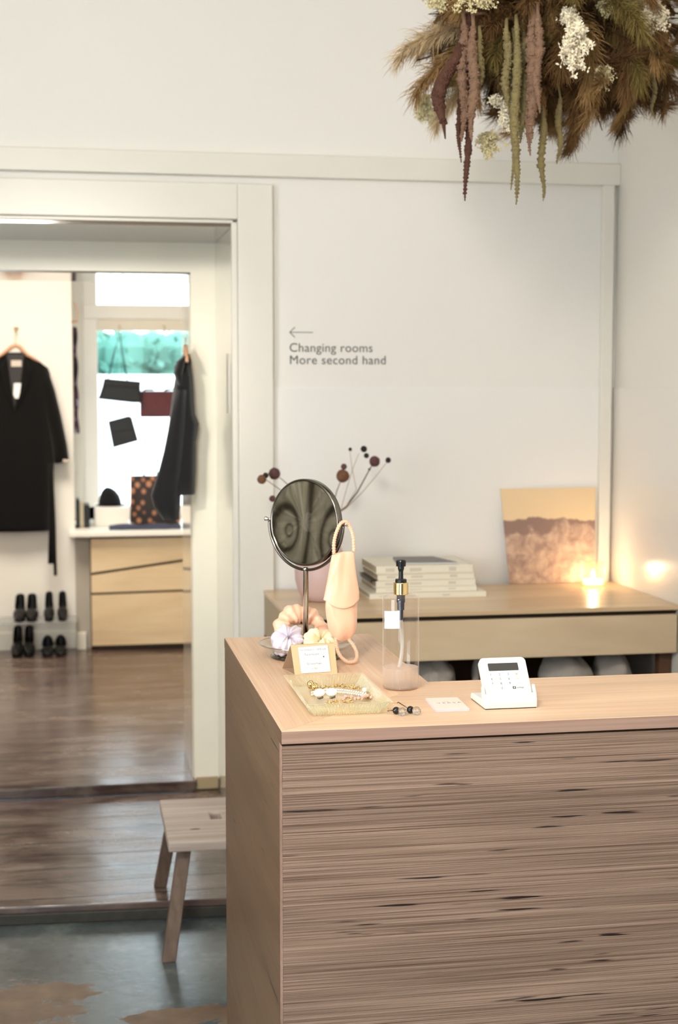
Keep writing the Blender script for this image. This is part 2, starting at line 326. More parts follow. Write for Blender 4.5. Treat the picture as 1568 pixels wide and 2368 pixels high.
# ------------------------------------------------------------------ mesh helpers (bm = (verts, faces))
class B:
    def __init__(s): s.v = []; s.f = []
    def add(s, vs, fs):
        o = len(s.v); s.v += [tuple(v) for v in vs]; s.f += [tuple(i + o for i in f) for f in fs]; return s
    def box(s, x0, x1, y0, y1, z0, z1):
        vs = [(x, y, z) for z in (z0, z1) for y in (y0, y1) for x in (x0, x1)]
        return s.add(vs, [(0, 2, 3, 1), (4, 5, 7, 6), (0, 1, 5, 4), (2, 6, 7, 3), (0, 4, 6, 2), (1, 3, 7, 5)])
    def quadprism(s, pts, z0, z1):
        n = len(pts); vs = [(x, y, z0) for x, y in pts] + [(x, y, z1) for x, y in pts]
        return s.add(vs, [tuple(range(n))[::-1], tuple(range(n, 2 * n))] + [(i, (i + 1) % n, n + (i + 1) % n, n + i) for i in range(n)])
    def prism_x(s, pts, x0, x1):      # pts (y,z)
        n = len(pts); vs = [(x0, y, z) for y, z in pts] + [(x1, y, z) for y, z in pts]
        return s.add(vs, [tuple(range(n)), tuple(range(n, 2 * n))[::-1]] + [(i, n + i, n + (i + 1) % n, (i + 1) % n) for i in range(n)])
    def prism_y(s, pts, y0, y1):      # pts (x,z)
        n = len(pts); vs = [(x, y0, z) for x, z in pts] + [(x, y1, z) for x, z in pts]
        return s.add(vs, [tuple(range(n)), tuple(range(n, 2 * n))[::-1]] + [(i, n + i, n + (i + 1) % n, (i + 1) % n) for i in range(n)])
    def rings(s, rings, cap=True, closed=False):
        n = len(rings[0]); vs = [p for r in rings for p in r]; fs = []
        m = len(rings)
        for i in range(m if closed else m - 1):
            a, b = i * n, ((i + 1) % m) * n
            for j in range(n): fs.append((a + j, a + (j + 1) % n, b + (j + 1) % n, b + j))
        if cap and not closed: fs += [tuple(range(n))[::-1], tuple(range((m - 1) * n, m * n))]
        return s.add(vs, fs)
    def lathe(s, c, prof, n=32, cap=True):   # prof (r, z)
        return s.rings([[(c[0] + r * math.cos(2 * PI * k / n), c[1] + r * math.sin(2 * PI * k / n), c[2] + z) for k in range(n)] for r, z in prof], cap)
    def tube(s, pts, rad, n=8, closed=False, cap=True, flat=1.0):
        pts = [Vector(p) for p in pts]; m = len(pts)
        if not hasattr(rad, '__len__'): rad = [rad] * m
        up = None; rs = []
        for i, p in enumerate(pts):
            a = pts[(i - 1) % m] if (closed or i > 0) else p; b = pts[(i + 1) % m] if (closed or i < m - 1) else p
            t = (b - a).normalized()
            if up is None:
                up = Vector((0, 0, 1)) if abs(t.z) < .9 else Vector((0, 1, 0))
            x = t.cross(up); x.normalize(); up = x.cross(t).normalized()
            rs.append([tuple(p + (x * math.cos(2 * PI * k / n) + up * math.sin(2 * PI * k / n) * flat) * rad[i]) for k in range(n)])
        return s.rings(rs, cap, closed)
    def sphere(s, c, r, n=16, m=10, sc=(1, 1, 1)):
        rs = []
        for i in range(m + 1):
            a = PI * i / m; rr = max(math.sin(a), .001) * r
            rs.append([(c[0] + sc[0] * rr * math.cos(2 * PI * k / n), c[1] + sc[1] * rr * math.sin(2 * PI * k / n), c[2] + sc[2] * r * -math.cos(a)) for k in range(n)])
        return s.rings(rs, True)
    def loft(s, rows, n=24, wob=0, wn=5, ph=0, cap=True):   # rows (cx,cy,cz,rx,ry) horizontal ellipses
        rs = []
        for i, (cx, cy, cz, rx, ry) in enumerate(rows):
            rs.append([(cx + rx * math.cos(a) * (1 + wob * math.sin(wn * a + ph + i * .35)), cy + ry * math.sin(a) * (1 + 2.2 * wob * math.sin(wn * a + ph + i * .35)), cz) for a in [2 * PI * k / n for k in range(n)]])
        return s.rings(rs, cap)

def tag(o, label=None, cat=None, group=None, kind=None):
    if label: o['label'] = label
    if cat: o['category'] = cat
    if group: o['group'] = group
    if kind: o['kind'] = kind
    return o
def fix(me):
    bm = bmesh.new(); bm.from_mesh(me); bmesh.ops.recalc_face_normals(bm, faces=bm.faces); bm.to_mesh(me); bm.free()
def obj(name, b, material, parent=None, loc=None, smooth=False, bevel=0, sub=0, solid=0, angle=None):
    """vertices are given in world space; the origin goes to loc (or stays at the parent)"""
    base = Vector(loc) if loc is not None else Vector((0, 0, 0))
    o_base = base
    if parent is not None:
        pw = Vector(parent['w']); o_base = pw if loc is None else base
    me = bpy.data.meshes.new(name)
    me.from_pydata([tuple(Vector(v) - o_base) for v in b.v], [], b.f); me.update(); fix(me)
    me.materials.append(material)
    if smooth: me.polygons.foreach_set('use_smooth', [True] * len(me.polygons))
    o = bpy.data.objects.new(name, me); COL.objects.link(o)
    o['w'] = tuple(o_base)
    if parent is not None: o.parent = parent; o.location = o_base - Vector(parent['w'])
    else: o.location = o_base
    if bevel:
        md = o.modifiers.new('bevel', 'BEVEL'); md.width = bevel; md.segments = 3; md.limit_method = 'ANGLE'; md.angle_limit = .6
    if solid:
        md = o.modifiers.new('solid', 'SOLIDIFY'); md.thickness = solid; md.offset = 0
    if sub:
        md = o.modifiers.new('sub', 'SUBSURF'); md.levels = sub; md.render_levels = sub
    return o
def thing(name, label, cat, loc, group=None):
    o = bpy.data.objects.new(name, None); COL.objects.link(o); o.location = loc; o['w'] = tuple(loc); o.empty_display_size = .05
    return tag(o, label, cat, group)
def struct(name, b, m, bevel=0, parent=None, loc=None, smooth=False):
    o = obj(name, b, m, parent, loc, bevel=bevel, smooth=smooth)
    if parent is None: o['kind'] = 'structure'
    return o
def text(name, body, size, mtx, m, parent, ext=.0002, align='LEFT', spacing=1.0, shear=0):
    cu = bpy.data.curves.new(name, 'FONT'); cu.body = body; cu.size = size; cu.extrude = ext; cu.align_x = align; cu.space_character = spacing; cu.shear = shear
    tmp = bpy.data.objects.new('tmp', cu); COL.objects.link(tmp)
    dg = bpy.context.evaluated_depsgraph_get(); me = bpy.data.meshes.new_from_object(tmp.evaluated_get(dg))
    COL.objects.unlink(tmp); bpy.data.objects.remove(tmp); me.materials.clear(); me.materials.append(m)
    me.transform(mtx)
    pw = Vector(parent['w']); me.transform(Matrix.Translation(-pw))
    o = bpy.data.objects.new(name, me); COL.objects.link(o); o.parent = parent; o['w'] = tuple(pw)
    return o
def frame(origin, u, v):
    u = Vector(u).normalized(); v = Vector(v); n = u.cross(v).normalized(); v = n.cross(u).normalized()
    m = Matrix.Identity(4)
    for i in range(3): m[i][0] = u[i]; m[i][1] = v[i]; m[i][2] = n[i]; m[i][3] = origin[i]
    return m
def copy_thing(r, loc, rotz=None, label=None, scale=None):
    c = r.copy(); COL.objects.link(c); c.location = loc; c['w'] = tuple(loc)
    if rotz is not None: c.rotation_euler = (0, 0, rotz)
    if scale: c.scale = scale
    if label: c['label'] = label
    for ch in list(r.children):
        d = ch.copy(); COL.objects.link(d); d.parent = c
        for g in ch.children:
            e = g.copy(); COL.objects.link(e); e.parent = d
    return c

# ================================================================== SETTING
WL, WR, YB = -2.6, 1.86, 4.9
struct('floor', B().quadprism([(WL, -2), (WR, -2), (WR, 4.185), (WL, 4.44)], -.1, 0), M['concrete'])
o = struct('floor', B().quadprism([(WL, 4.40), (WR, 4.145), (WR, YB), (.529, YB), (.529, 5.45), (.427, 5.45), (-.8, 5.45), (-.8, YB), (WL, YB)], .012, .05), M['plank'], bevel=.004)
struct('trim_1', B().quadprism([(WL, 4.387), (WR, 4.132), (WR, 4.185), (WL, 4.44)], 0, .032), mat('worn_brass_edge', (58, 54, 46), .4, .3, var=.5, vscale=30), bevel=.003)
struct('floor', B().quadprism([(-2.6, 5.418), (.415, 5.405), (.43, 5.405), (.43, 5.87), (1.7, 5.87), (1.7, 8.36), (.9, 8.36), (.9, 9.0), (-.005, 9.0), (-.005, 8.36), (-2.6, 8.36)], .052, .09), M['plank'], bevel=.006)
struct('wall_back', B().box(.529, WR + .1, YB, 5.45, -.05, 3.3).box(WL, -.8, YB, 5.45, -.05, 3.3).box(-.8, .529, YB, 5.45, 2.093, 3.3), M['wall'])
struct('wall_back', B().box(.427, 2.0, 5.452, 5.87, -.05, 2.9).box(-2.7, -.8, 5.452, 5.87, -.05, 2.9).box(-.8, .427, 5.452, 5.87, 1.976, 2.9), M['casing2'])
# gloss painted linings of the two openings
struct('trim_2', B().box(.519, .529, 4.895, 5.449, .05, 2.083), M['jamb'], bevel=.002)
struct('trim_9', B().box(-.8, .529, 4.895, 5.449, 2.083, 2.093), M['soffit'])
struct('trim_3', B().box(.421, .427, 5.449, 5.875, .09, 1.969), M['jamb'], bevel=.002)
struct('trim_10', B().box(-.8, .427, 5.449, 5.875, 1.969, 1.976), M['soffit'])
struct('trim_4', B().box(.434, .515, 5.425, 5.45, .052, .092), mat('plinth_wood', (176, 156, 120), .6), bevel=.002)
struct('trim_5', B().box(.5385, .655, 4.868, 4.9, .05, 2.222).box(-.95, .5385, 4.868, 4.9, 2.106, 2.222).box(.519, .5385, 4.884, 4.9, .05, 2.106).box(-.8, .5385, 4.884, 4.9, 2.0935, 2.106), M['trim'], bevel=.004)
struct('trim_6', B().box(WL, WR, 4.872, 4.9, 2.247, 2.32), M['trim'], bevel=.003)
struct('trim_7', B().box(1.80, 1.84, 4.872, 4.9, .05, 2.247), M['trim'], bevel=.003)
struct('wall_back', B().box(.655, 1.80, 4.893, 4.9, .05, 1.556), M['panel'], bevel=.001)
struct('wall_right', B().box(WR, WR + .1, -2, YB, -.05, 3.3), M['right'])
struct('wall_right', B().box(WR - .006, WR, -2, YB, 0, 1.556), M['right'], bevel=.001)
struct('wall_left', B().box(WL - .1, WL, -2, .25, -.05, 3.3).box(WL - .1, WL, 1.85, YB, -.05, 3.3).box(WL - .1, WL, .25, 1.85, -.05, .7).box(WL - .1, WL, .25, 1.85, 2.8, 3.3), M['wall'])
struct('wall_front', B().box(WL, -1.9, -2.1, -2, -.05, 3.3).box(-.5, WR, -2.1, -2, -.05, 3.3).box(-1.9, -.5, -2.1, -2, 2.6, 3.3), mat('bounce_cutting_dark', (84, 80, 76), .7))  # wall out of view, coloured dark to cut bounce onto the counter front
struct('ceiling', B().box(WL, WR, -2, YB, 3.3, 3.4), M['ceil'])
struct('ceiling', B().box(-2.7, 1.8, 5.87, 9.1, 2.75, 2.85), M['ceil'])
struct('wall_back', B().box(-2.7, -.005, 8.36, 8.46, 0, 2.75).box(.9, 1.8, 8.36, 8.46, 0, 2.75).box(-.005, .9, 8.36, 8.46, 2.45, 2.75), M['wall'])
struct('wall_left', B().box(-2.7, -2.6, 5.87, 8.4, 0, 2.75).box(-.06, -.005, 8.46, 9.1, 0, 2.75), M['wall'])
struct('wall_right', B().box(1.7, 1.8, 5.87, 8.4, 0, 2.75).box(.9, .96, 8.46, 9.1, 0, 2.75), M['wall'])
struct('wall_back', B().box(-.06, .96, 9.0, 9.12, 0, .765).box(-.005, .06, 9.0, 9.12, .765, 2.75).box(.80, .9, 9.0, 9.12, .765, 2.75).box(.06, .80, 9.0, 9.12, 2.34, 2.75), M['white'])
struct('baseboard_back', B().box(-2.6, -.005, 8.345, 8.36, .09, .19), M['trim'], bevel=.003)
struct('wall_back', B().box(-.005, .076, 8.345, 8.375, .09, .734), mat('grey_infill', (176, 168, 156), .6))
struct('baseboard_back', B().box(-.005, .05, 8.30, 8.42, .09, .185), M['trim'], bevel=.003)
# window: frame, transom bar, casement, panes
wf = struct('window_1', B().box(.06, .145, 8.985, 9.05, .765, 2.36).box(.72, .80, 8.985, 9.05, .765, 2.36).box(.06, .80, 8.985, 9.05, .765, .845).box(.06, .80, 8.985, 9.05, 2.235, 2.36).box(.06, .80, 8.975, 9.06, 1.97, 2.055), M['white'], bevel=.004, loc=(.42, 9.0, .765))
obj('window_casement', B().box(.13, .145, 8.99, 9.03, .845, 1.97).box(.145, .72, 8.99, 9.03, 1.90, 1.972), mat('casement_paint', (226, 216, 200), .4), wf, bevel=.003)
obj('window_glass', B().box(.14, .73, 9.012, 9.016, .84, 1.91).box(.14, .73, 9.012, 9.016, 2.05, 2.24), M['pane'], wf)
struct('trim_8', B().box(-.035, .88, 8.20, 9.0, .735, .765), M['white'], bevel=.005)
# outside: pale street, white garden wall, hedge
struct('floor', B().box(-8, 10, 9.4, 20, -.3, -.2), M['pave'])
tag(obj('garden_wall', B().box(-6, 8, 13.5, 13.8, -.2, 1.62).box(-6, 8, 13.45, 13.85, 1.62, 1.68), M['pave'], loc=(1, 13.6, -.2), bevel=.01), 'white sunlit wall across the street seen through the back window', 'wall')
hb = B()
rnd = random.Random(3)
for i in range(5200):
    c = Vector((rnd.uniform(-2.5, 4.5), rnd.uniform(14.6, 15.6), rnd.uniform(-.2, 2.22) + .08 * math.sin(i)))
    u = Vector((rnd.gauss(0, 1), rnd.gauss(0, 1), rnd.gauss(0, 1))).normalized() * .07; v = Vector((rnd.gauss(0, 1), rnd.gauss(0, 1), rnd.gauss(0, 1))).normalized() * .04
    hb.add([c - u, c + v, c + u, c - v], [(0, 1, 2, 3)])
hd = thing('hedge', 'green leafy hedge outside behind the back window', 'hedge', (1, 15.1, -.2))
for gx in range(28):
    for gz in range(8):
        hb.sphere((-2.7 + gx * .27, 15.25 + .12 * math.sin(gx * 3 + gz), -.1 + gz * .285), .26, 7, 5, (1, .8, 1))
obj('foliage', hb, M['leaf'], hd)
sb_ = B()
for i in range(12): sb_.tube([(-2.2 + i * .55, 15.1, -.2), (-2.1 + i * .55, 15.15, 1.0), (-2.25 + i * .55, 15.05, 2.1)], [.05, .035, .015], 6)
obj('trunk', sb_, M['twig'], hd)

# ================================================================== SHOP COUNTER (L-shaped)
ct = thing('shop_counter', 'L-shaped wooden shop counter with striped laminated front and pale orange top', 'counter', (.66, 2.5, 0))
X0, X1, Y0, Y1 = .322, 2.6, 2.313, 3.223
WR_ = 1.83
obj('countertop_front', B().quadprism([(X0, Y0), (WR_, Y0), (WR_, 2.665), (.674, 2.665)], .9785, 1.0), M['top_f'], ct, bevel=.0012)
obj('countertop_side', B().quadprism([(X0 + .0004, Y0 + .0006), (.6735, 2.6652), (.65, 2.665), (.65, Y1), (X0, Y1)], .9785, 1.0), M['top_l'], ct, bevel=.0012)
# vertical edge bands of the top slab
obj('edge_band_front', B().box(X0, 1.045, Y0 - .0008, Y0, .979, .9992).box(1.0455, WR_, Y0 - .0008, Y0, .979, .9992), M['edge'], ct)
obj('edge_band_side', B().box(X0 - .0008, X0, Y0, Y1, .979, .9992), M['side'], ct)
obj('front_panel', B().box(X0 + .0012, WR_, Y0 + .0005, Y0 + .022, .004, .9750), M['front'], ct, bevel=.001)
obj('side_panel', B().box(X0, X0 + .020, Y0 + .0235, Y1, .004, .9775), M['side'], ct, bevel=.001)
obj('corner_post', B().box(X0 - .0003, X0 + .0010, Y0 + .0004, Y0 + .022, .004, .9765), M['edge'], ct)
obj('back_panel', B().box(X0 + .02, .65, Y1 - .02, Y1 - .001, .004, .9775).box(.63, .648, 2.67, Y1 - .02, .004, .9775).box(.65, WR_, 2.63, 2.648, .004, .9775).box(X0 + .02, WR_, Y0 + .022, 2.63, .955, .9775), M['side'], ct)

# ================================================================== SIDEBOARD
sbd = thing('sideboard', 'low birch plywood sideboard against the white back wall behind the counter', 'sideboard', (1.23, 4.58, .05))
obj('top', B().box(.618, 1.850, 4.285, 4.872, .864, .878), M['sb_top'], sbd, bevel=.002)
obj('drawer_front', B().box(.640, 1.846, 4.290, 4.308, .728, .850), M['sb_front'], sbd, bevel=.002)
obj('side_panel', B().box(.620, .638, 4.30, 4.865, .728, .864), M['sb_side'], sbd, bevel=.001)
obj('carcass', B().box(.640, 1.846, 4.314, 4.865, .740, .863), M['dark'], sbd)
obj('back_panel', B().box(.62, 1.85, 4.865, 4.89, .05, .73), M['brownw'], sbd)
for x in (.66, 1.25, 1.83):
    obj('leg', B().box(x - .02, x + .02, 4.34, 4.38, .05, .74), M['brownw'], sbd, bevel=.003)
obj('shelf', B().box(.63, 1.85, 4.33, 4.86, .52, .545), M['brownw'], sbd, bevel=.002)
obj('rail', B().box(.63, 1.85, 4.70, 4.72, .66, .728), M['brownw'], sbd, bevel=.002)
# fleecy grey bundles on the shelf under the top
where = ['left end', 'beside the pump bottle', 'behind the card reader', 'right of the card reader', 'right end']
for i, (x, rx, rz) in enumerate([(.90, .085, .076), (1.16, .07, .084), (1.40, .075, .088), (1.62, .085, .082), (1.745, .06, .086)]):
    x0 = [.88, 1.11, 1.31, 1.545, 1.70][i]
    b = B(); rs = []
    for a in range(15):
        th = PI * a / 14; row = []
        for k in range(26):
            ph = 2 * PI * k / 26; d = Vector((math.sin(th) * math.cos(ph), math.sin(th) * math.sin(ph), -math.cos(th)))
            q = 1 + .22 * noise.noise(d * 2.4 + Vector((i * 5, 0, 0))) + .10 * noise.noise(d * 6 + Vector((0, i * 3, 0)))
            row.append((x0 + d.x * rx * q, 4.47 + d.y * .10 * q, .545 + rz + d.z * rz * (q if d.z > 0 else 1)))
        rs.append(row)
    b.rings(rs); tag(obj('fleece_bundle', b, M['wool'], loc=(x0, 4.47, .545), smooth=True, sub=1), 'grey fleecy bundle stored under the sideboard, ' + ['at its left end', 'second from left', 'middle one behind card reader', 'second from right', 'rightmost one'][i], 'bundle', 'grey bundles under the sideboard')

# ================================================================== STOOL
st = thing('stool', 'small weathered wooden stool with hand hole beside the counter', 'stool', (.44, 4.15, 0))
sb2 = B()
# seat slab with a square hand hole, built of a frame of blocks
x0, x1, y0, y1 = .236, .60, 3.93, 4.36; hx0, hx1, hy0, hy1 = .372, .402, 4.135, 4.20
bm = bmesh.new()
def grid_plate(xs, ys, hole, z0, z1):
    b = B(); idx = {}
    for k, z in enumerate((z0, z1)):
        for i, x in enumerate(xs):
            for j, y in enumerate(ys): idx[(i, j, k)] = len(b.v); b.v.append((x, y, z))
    cells = [(i, j) for i in range(len(xs) - 1) for j in range(len(ys) - 1) if (i, j) != hole]
    for (i, j) in cells:
        b.f.append((idx[i, j, 1], idx[i + 1, j, 1], idx[i + 1, j + 1, 1], idx[i, j + 1, 1])); b.f.append((idx[i, j, 0], idx[i, j + 1, 0], idx[i + 1, j + 1, 0], idx[i + 1, j, 0]))
        for (di, dj, e) in ((-1, 0, ((0, 0), (0, 1))), (1, 0, ((1, 0), (1, 1))), (0, -1, ((0, 0), (1, 0))), (0, 1, ((0, 1), (1, 1)))):
            if (i + di, j + dj) not in cells:
                (a, c), (d, e2) = e
                b.f.append((idx[i + a, j + c, 0], idx[i + d, j + e2, 0], idx[i + d, j + e2, 1], idx[i + a, j + c, 1]))
    return b
bm.free()
obj('seat', grid_plate([x0, hx0, hx1, x1], [y0, hy0, hy1, y1], (1, 1), .292, .32), M['stoolw'], st, bevel=.005)
def splay(a, b_, w_, d_):
    r = []
    for p in (a, b_): r.append([(p[0] - w_, p[1] - d_, p[2]), (p[0] + w_, p[1] - d_, p[2]), (p[0] + w_, p[1] + d_, p[2]), (p[0] - w_, p[1] + d_, p[2])])
    return B().rings(r)
for a, b_ in (((.232, 3.905, 0), (.285, 4.0, .293)), ((.236, 4.37, .05), (.275, 4.30, .293)), ((.60, 3.905, 0), (.555, 4.0, .293)), ((.595, 4.37, .05), (.56, 4.30, .293))):
    obj('leg', splay(a, b_, .019, .014), M['stool_leg'], st, bevel=.003)
obj('tenon', B().sphere((.318, 4.045, .3195), .016, 16, 8, (1, .35, .12)), M['stool_leg'], st, smooth=True)

# ================================================================== DOORWAY STRIKE PLATE
sp_ = obj('strike_plate', B().box(.5155, .519, 4.99, 5.03, 1.47, 1.67).box(.5150, .5165, 5.0, 5.02, 1.50, 1.56), M['black_metal'], loc=(.517, 5.01, 1.57), bevel=.001)
tag(sp_, 'narrow metal strike plate set in the white doorway jamb', 'strike plate')

# ================================================================== WALL LETTERING
wl = thing('wall_lettering', 'grey vinyl lettering Changing rooms More second hand with left arrow on wall', 'wall sign', (.87, 4.899, 1.64))
FM = lambda x, z, y=4.8985: frame((x, y, z), (1, 0, 0), (0, 0, 1))
text('text_line', 'Changing rooms', .0415, FM(.712, 1.675), M['letter'], wl, .0003, spacing=1.04)
text('text_line', 'More second hand', .0415, FM(.712, 1.634), M['letter'], wl, .0003, spacing=1.06)
ar = B().box(.7145, .793, 4.898, 4.8992, 1.7385, 1.7408)
for s in (1, -1): ar.prism_y([(.7125, 1.7397), (.7305, 1.7397 + s * .0175), (.7325, 1.7397 + s * .0158), (.7158, 1.7397)], 4.898, 4.8992)
obj('arrow', ar, M['letter'], wl)
for o in wl.children:
    for v in o.data.vertices: pass

# ================================================================== PUMP BOTTLE
bx, by = .5865, 2.617
pb = thing('pump_bottle', 'clear cylindrical pump bottle with black and gold pump on counter', 'bottle', (bx, by, 1.0))
obj('bottle_body', B().lathe((bx, by, 1), [(.0295, .0006), (.0325, .003), (.0335, .006), (.0335, .166), (.0325, .171), (.029, .1735), (.014, .1742), (.0120, .176), (.0120, .181)], 48, cap=False), M['glass'], pb, smooth=True)
obj('liquid', B().lathe((bx, by, 1), [(.0295, .002), (.0322, .006), (.0322, .0395), (.0315, .040)], 40), M['liquid'], pb, smooth=False)
obj('base', B().lathe((bx, by, 1), [(.029, .0), (.0325, .0015), (.0332, .006), (.028, .0035)], 40), M['glass'], pb, smooth=True)
obj('collar', B().lathe((bx, by, 1), [(.0132, .1745), (.0138, .1755), (.0138, .1958), (.0128, .1968)], 36), M['gold'], pb, smooth=False, bevel=.0004)
pm = obj('pump_head', B().lathe((bx, by, 1), [(.0106, .1966), (.0106, .2015), (.0095, .203), (.0045, .203), (.0042, .217), (.0058, .222), (.0058, .226), (.0088, .2265), (.0095, .2355), (.0088, .2375), (.0055, .2388), (.001, .2392)], 28), M['black'], pb, smooth=False)
obj('nozzle', B().tube([(bx, by, 1.2325), (bx + .004, by + .008, 1.2325), (bx + .009, by + .019, 1.231), (bx + .011, by + .023, 1.2285)], [.0042, .004, .003, .0026], 10), M['black'], pm, smooth=True)
obj('inner_pump', B().lathe((bx, by, 1), [(.0078, .1738), (.0078, .160), (.0066, .159), (.0064, .146), (.0048, .145), (.0044, .1275), (.003, .127)], 20), mat('navy_black_plastic', (24, 30, 46), .3), pb, smooth=False)
obj('dip_tube', B().tube([(bx + .004 * math.sin(PI * k / 20) - .011 * (k / 20) ** 3, by, 1.128 - .113 * k / 20) for k in range(21)], .0034, 12), M['tube'], pb, smooth=True)
lb = B(); ring = []
for k in range(9):
    a = math.radians(198 + k * 7.0); ring.append((a,))
vs = []
for z in (1.1135, 1.146):
    for k in range(9):
        a = math.radians(196 + k * 7.2); vs.append((bx + .0339 * math.cos(a), by + .0339 * math.sin(a), z + (.003 * k / 8)))
lb.add(vs, [(k, k + 1, k + 10, k + 9) for k in range(8)])
obj('sticker', lb, M['paper'], pb, solid=.0002)

# ================================================================== CARD READER + CRADLE
cr = thing('reader_cradle', 'white plastic charging cradle under the card reader', 'cradle', (.737, 2.45, 1.0))
prof = [(2.408, 1.0015), (2.407, 1.009), (2.4075, 1.016), (2.410, 1.022), (2.4135, 1.0262), (2.4155, 1.0262), (2.4165, 1.024), (2.4165, 1.018), (2.424, 1.015), (2.470, 1.0135), (2.497, 1.012), (2.502, 1.008), (2.502, 1.0015)]
obj('cradle_body', B().prism_x(prof, .6885, .7815), M['plastic'], cr, bevel=.0012)
for wx in (.6880, .7790):
    obj('side_wing', B().prism_x([(2.4110, 1.016), (2.4120, 1.0250), (2.4225, 1.0385), (2.4300, 1.0380), (2.4330, 1.033), (2.428, 1.014)], wx, wx + .003), M['plastic'], cr, bevel=.0008)
obj('rubber_base', B().box(.6895, .7805, 2.4095, 2.501, 1.0, 1.0016), M['black'], cr)
crd = thing('card_reader', 'white card payment reader with grey screen and number keys', 'card reader', (.735, 2.45, 1.02))
th = math.radians(51); vdir = Vector((0, math.cos(th), math.sin(th))); P0 = Vector((.735, 2.4190, 1.0215))   # centre of the bottom edge of the face
F0 = frame(P0, (1, 0, 0), vdir)
def rrect(w_, h_, r, n=6, cx=0, cy=0):
    pts = []
    for (sx, sy, a0) in ((1, 1, 0), (-1, 1, 90), (-1, -1, 180), (1, -1, 270)):
        for k in range(n + 1):
            a = math.radians(a0 + 90 * k / n); pts.append((cx + sx * (w_ / 2 - r) + r * math.cos(a), cy + sy * (h_ / 2 - r) + r * math.sin(a)))
    return pts
def plate(F, pts, n0, n1, bulge=0):
    b = B(); rs = [[tuple(F @ Vector((x, y, n))) for x, y in pts] for n in (n0, n1)]
    return b.rings(rs)
bw, bh = .0845, .0725
obj('body', plate(F0, rrect(bw, bh + .004, .009, 8, 0, bh / 2 + .0010), -.0135, 0), M['plastic'], crd, bevel=.0022)
obj('screen', plate(F0, rrect(.0545, .0150, .0016, 4, -.001, .0560), -.001, .0003), M['screen'], crd, bevel=.0001)
keys = [('1', 0, 0), ('2', 1, 0), ('3', 2, 0), ('4', 0, 1), ('5', 1, 1), ('6', 2, 1), ('7', 0, 2), ('8', 1, 2), ('9', 2, 2), ('0', 1, 3)]
for ch, i, j in keys:
    text('key_digit', ch, .0062, F0 @ Matrix.Translation((-.0275 + i * .0157, .0395 - j * .0090, .0002)), M['ink'], crd, .0001)
xb = B()
def strokes(F, segs, w_, n=.0003):
    b = B()
    for (ax, ay, bx_, by_) in segs:
        d = Vector((bx_ - ax, by_ - ay)).normalized(); q = Vector((-d.y, d.x)) * w_ / 2
        pts = [(ax + q.x, ay + q.y), (bx_ + q.x, by_ + q.y), (bx_ - q.x, by_ - q.y), (ax - q.x, ay - q.y)]
        b.rings([[tuple(F @ Vector((x, y, m_))) for x, y in pts] for m_ in (0, n)])
    return b
obj('cancel_mark', strokes(F0, [(.0190, .0398, .0222, .0430), (.0190, .0430, .0222, .0398)], .0006), M['redink'], crd)
obj('clear_mark', strokes(F0, [(.0195, .0324, .0235, .0324), (.0195, .0324, .0210, .0339), (.0195, .0324, .0210, .0309)], .0007), mat('yellow_ink', (240, 222, 120), .7), crd)
obj('confirm_mark', strokes(F0, [(.0200, .0236, .0214, .0222), (.0214, .0222, .0242, .0250)], .0006), mat('green_ink', (160, 176, 150), .7), crd)
lg = obj('logo', plate(F0, rrect(.0056, .0050, .0008, 3, .0118, .0148), 0, .0002), M['screen'], crd)
obj('logo_mark', plate(F0, rrect(.0022, .0028, .0008, 3, .0118, .0148), .0002, .0004), M['plastic'], lg)
text('logo_text', 'sumup', .0050, F0 @ Matrix.Translation((.0158, .0134, .0002)), M['ink'], crd, .0001)

# ================================================================== PINK CARDS
def pcard(z0, dx, dy, name, label, group=None):
    pts = [(.6015 + dx, 2.4095 + dy), (.6610 + dx, 2.4090 + dy), (.6645 + dx, 2.5040 + dy), (.6070 + dx, 2.5060 + dy)]
    b = B().quadprism(pts, z0, z0 + .0011); c = (.633 + dx, 2.457 + dy, z0)
    t = thing(name, label, 'card', c, group)
    obj('card_sheet', B().quadprism(pts, z0 + .0009, z0 + .0011), M['pink'], t); obj('card_core', B().quadprism([(x * .9998 + .0001, y) for x, y in pts], z0, z0 + .0009), M['lav'], t)
    return t
pcard(1.0, 0, 0, 'business_card', 'lowest pink card of the small stack on the counter', 'pink cards on the counter')
pcard(1.0012, .0006, .0004, 'business_card', 'middle pink card of the small stack on the counter', 'pink cards on the counter')
pt = pcard(1.0024, .0001, -.0004, 'business_card', 'topmost pink card with small grey printed name on counter', 'pink cards on the counter')
CF = lambda x, y: frame((x, y, 1.0035), (1, -.004, 0), (.04, 1, 0))
text('card_text', 'VERSA', .0115, CF(.6165, 2.457), M['ink'], pt, .00004, spacing=1.5)
text('card_text', 'the', .0055, CF(.6300, 2.470), M['ink'], pt, .00004, spacing=1.4)

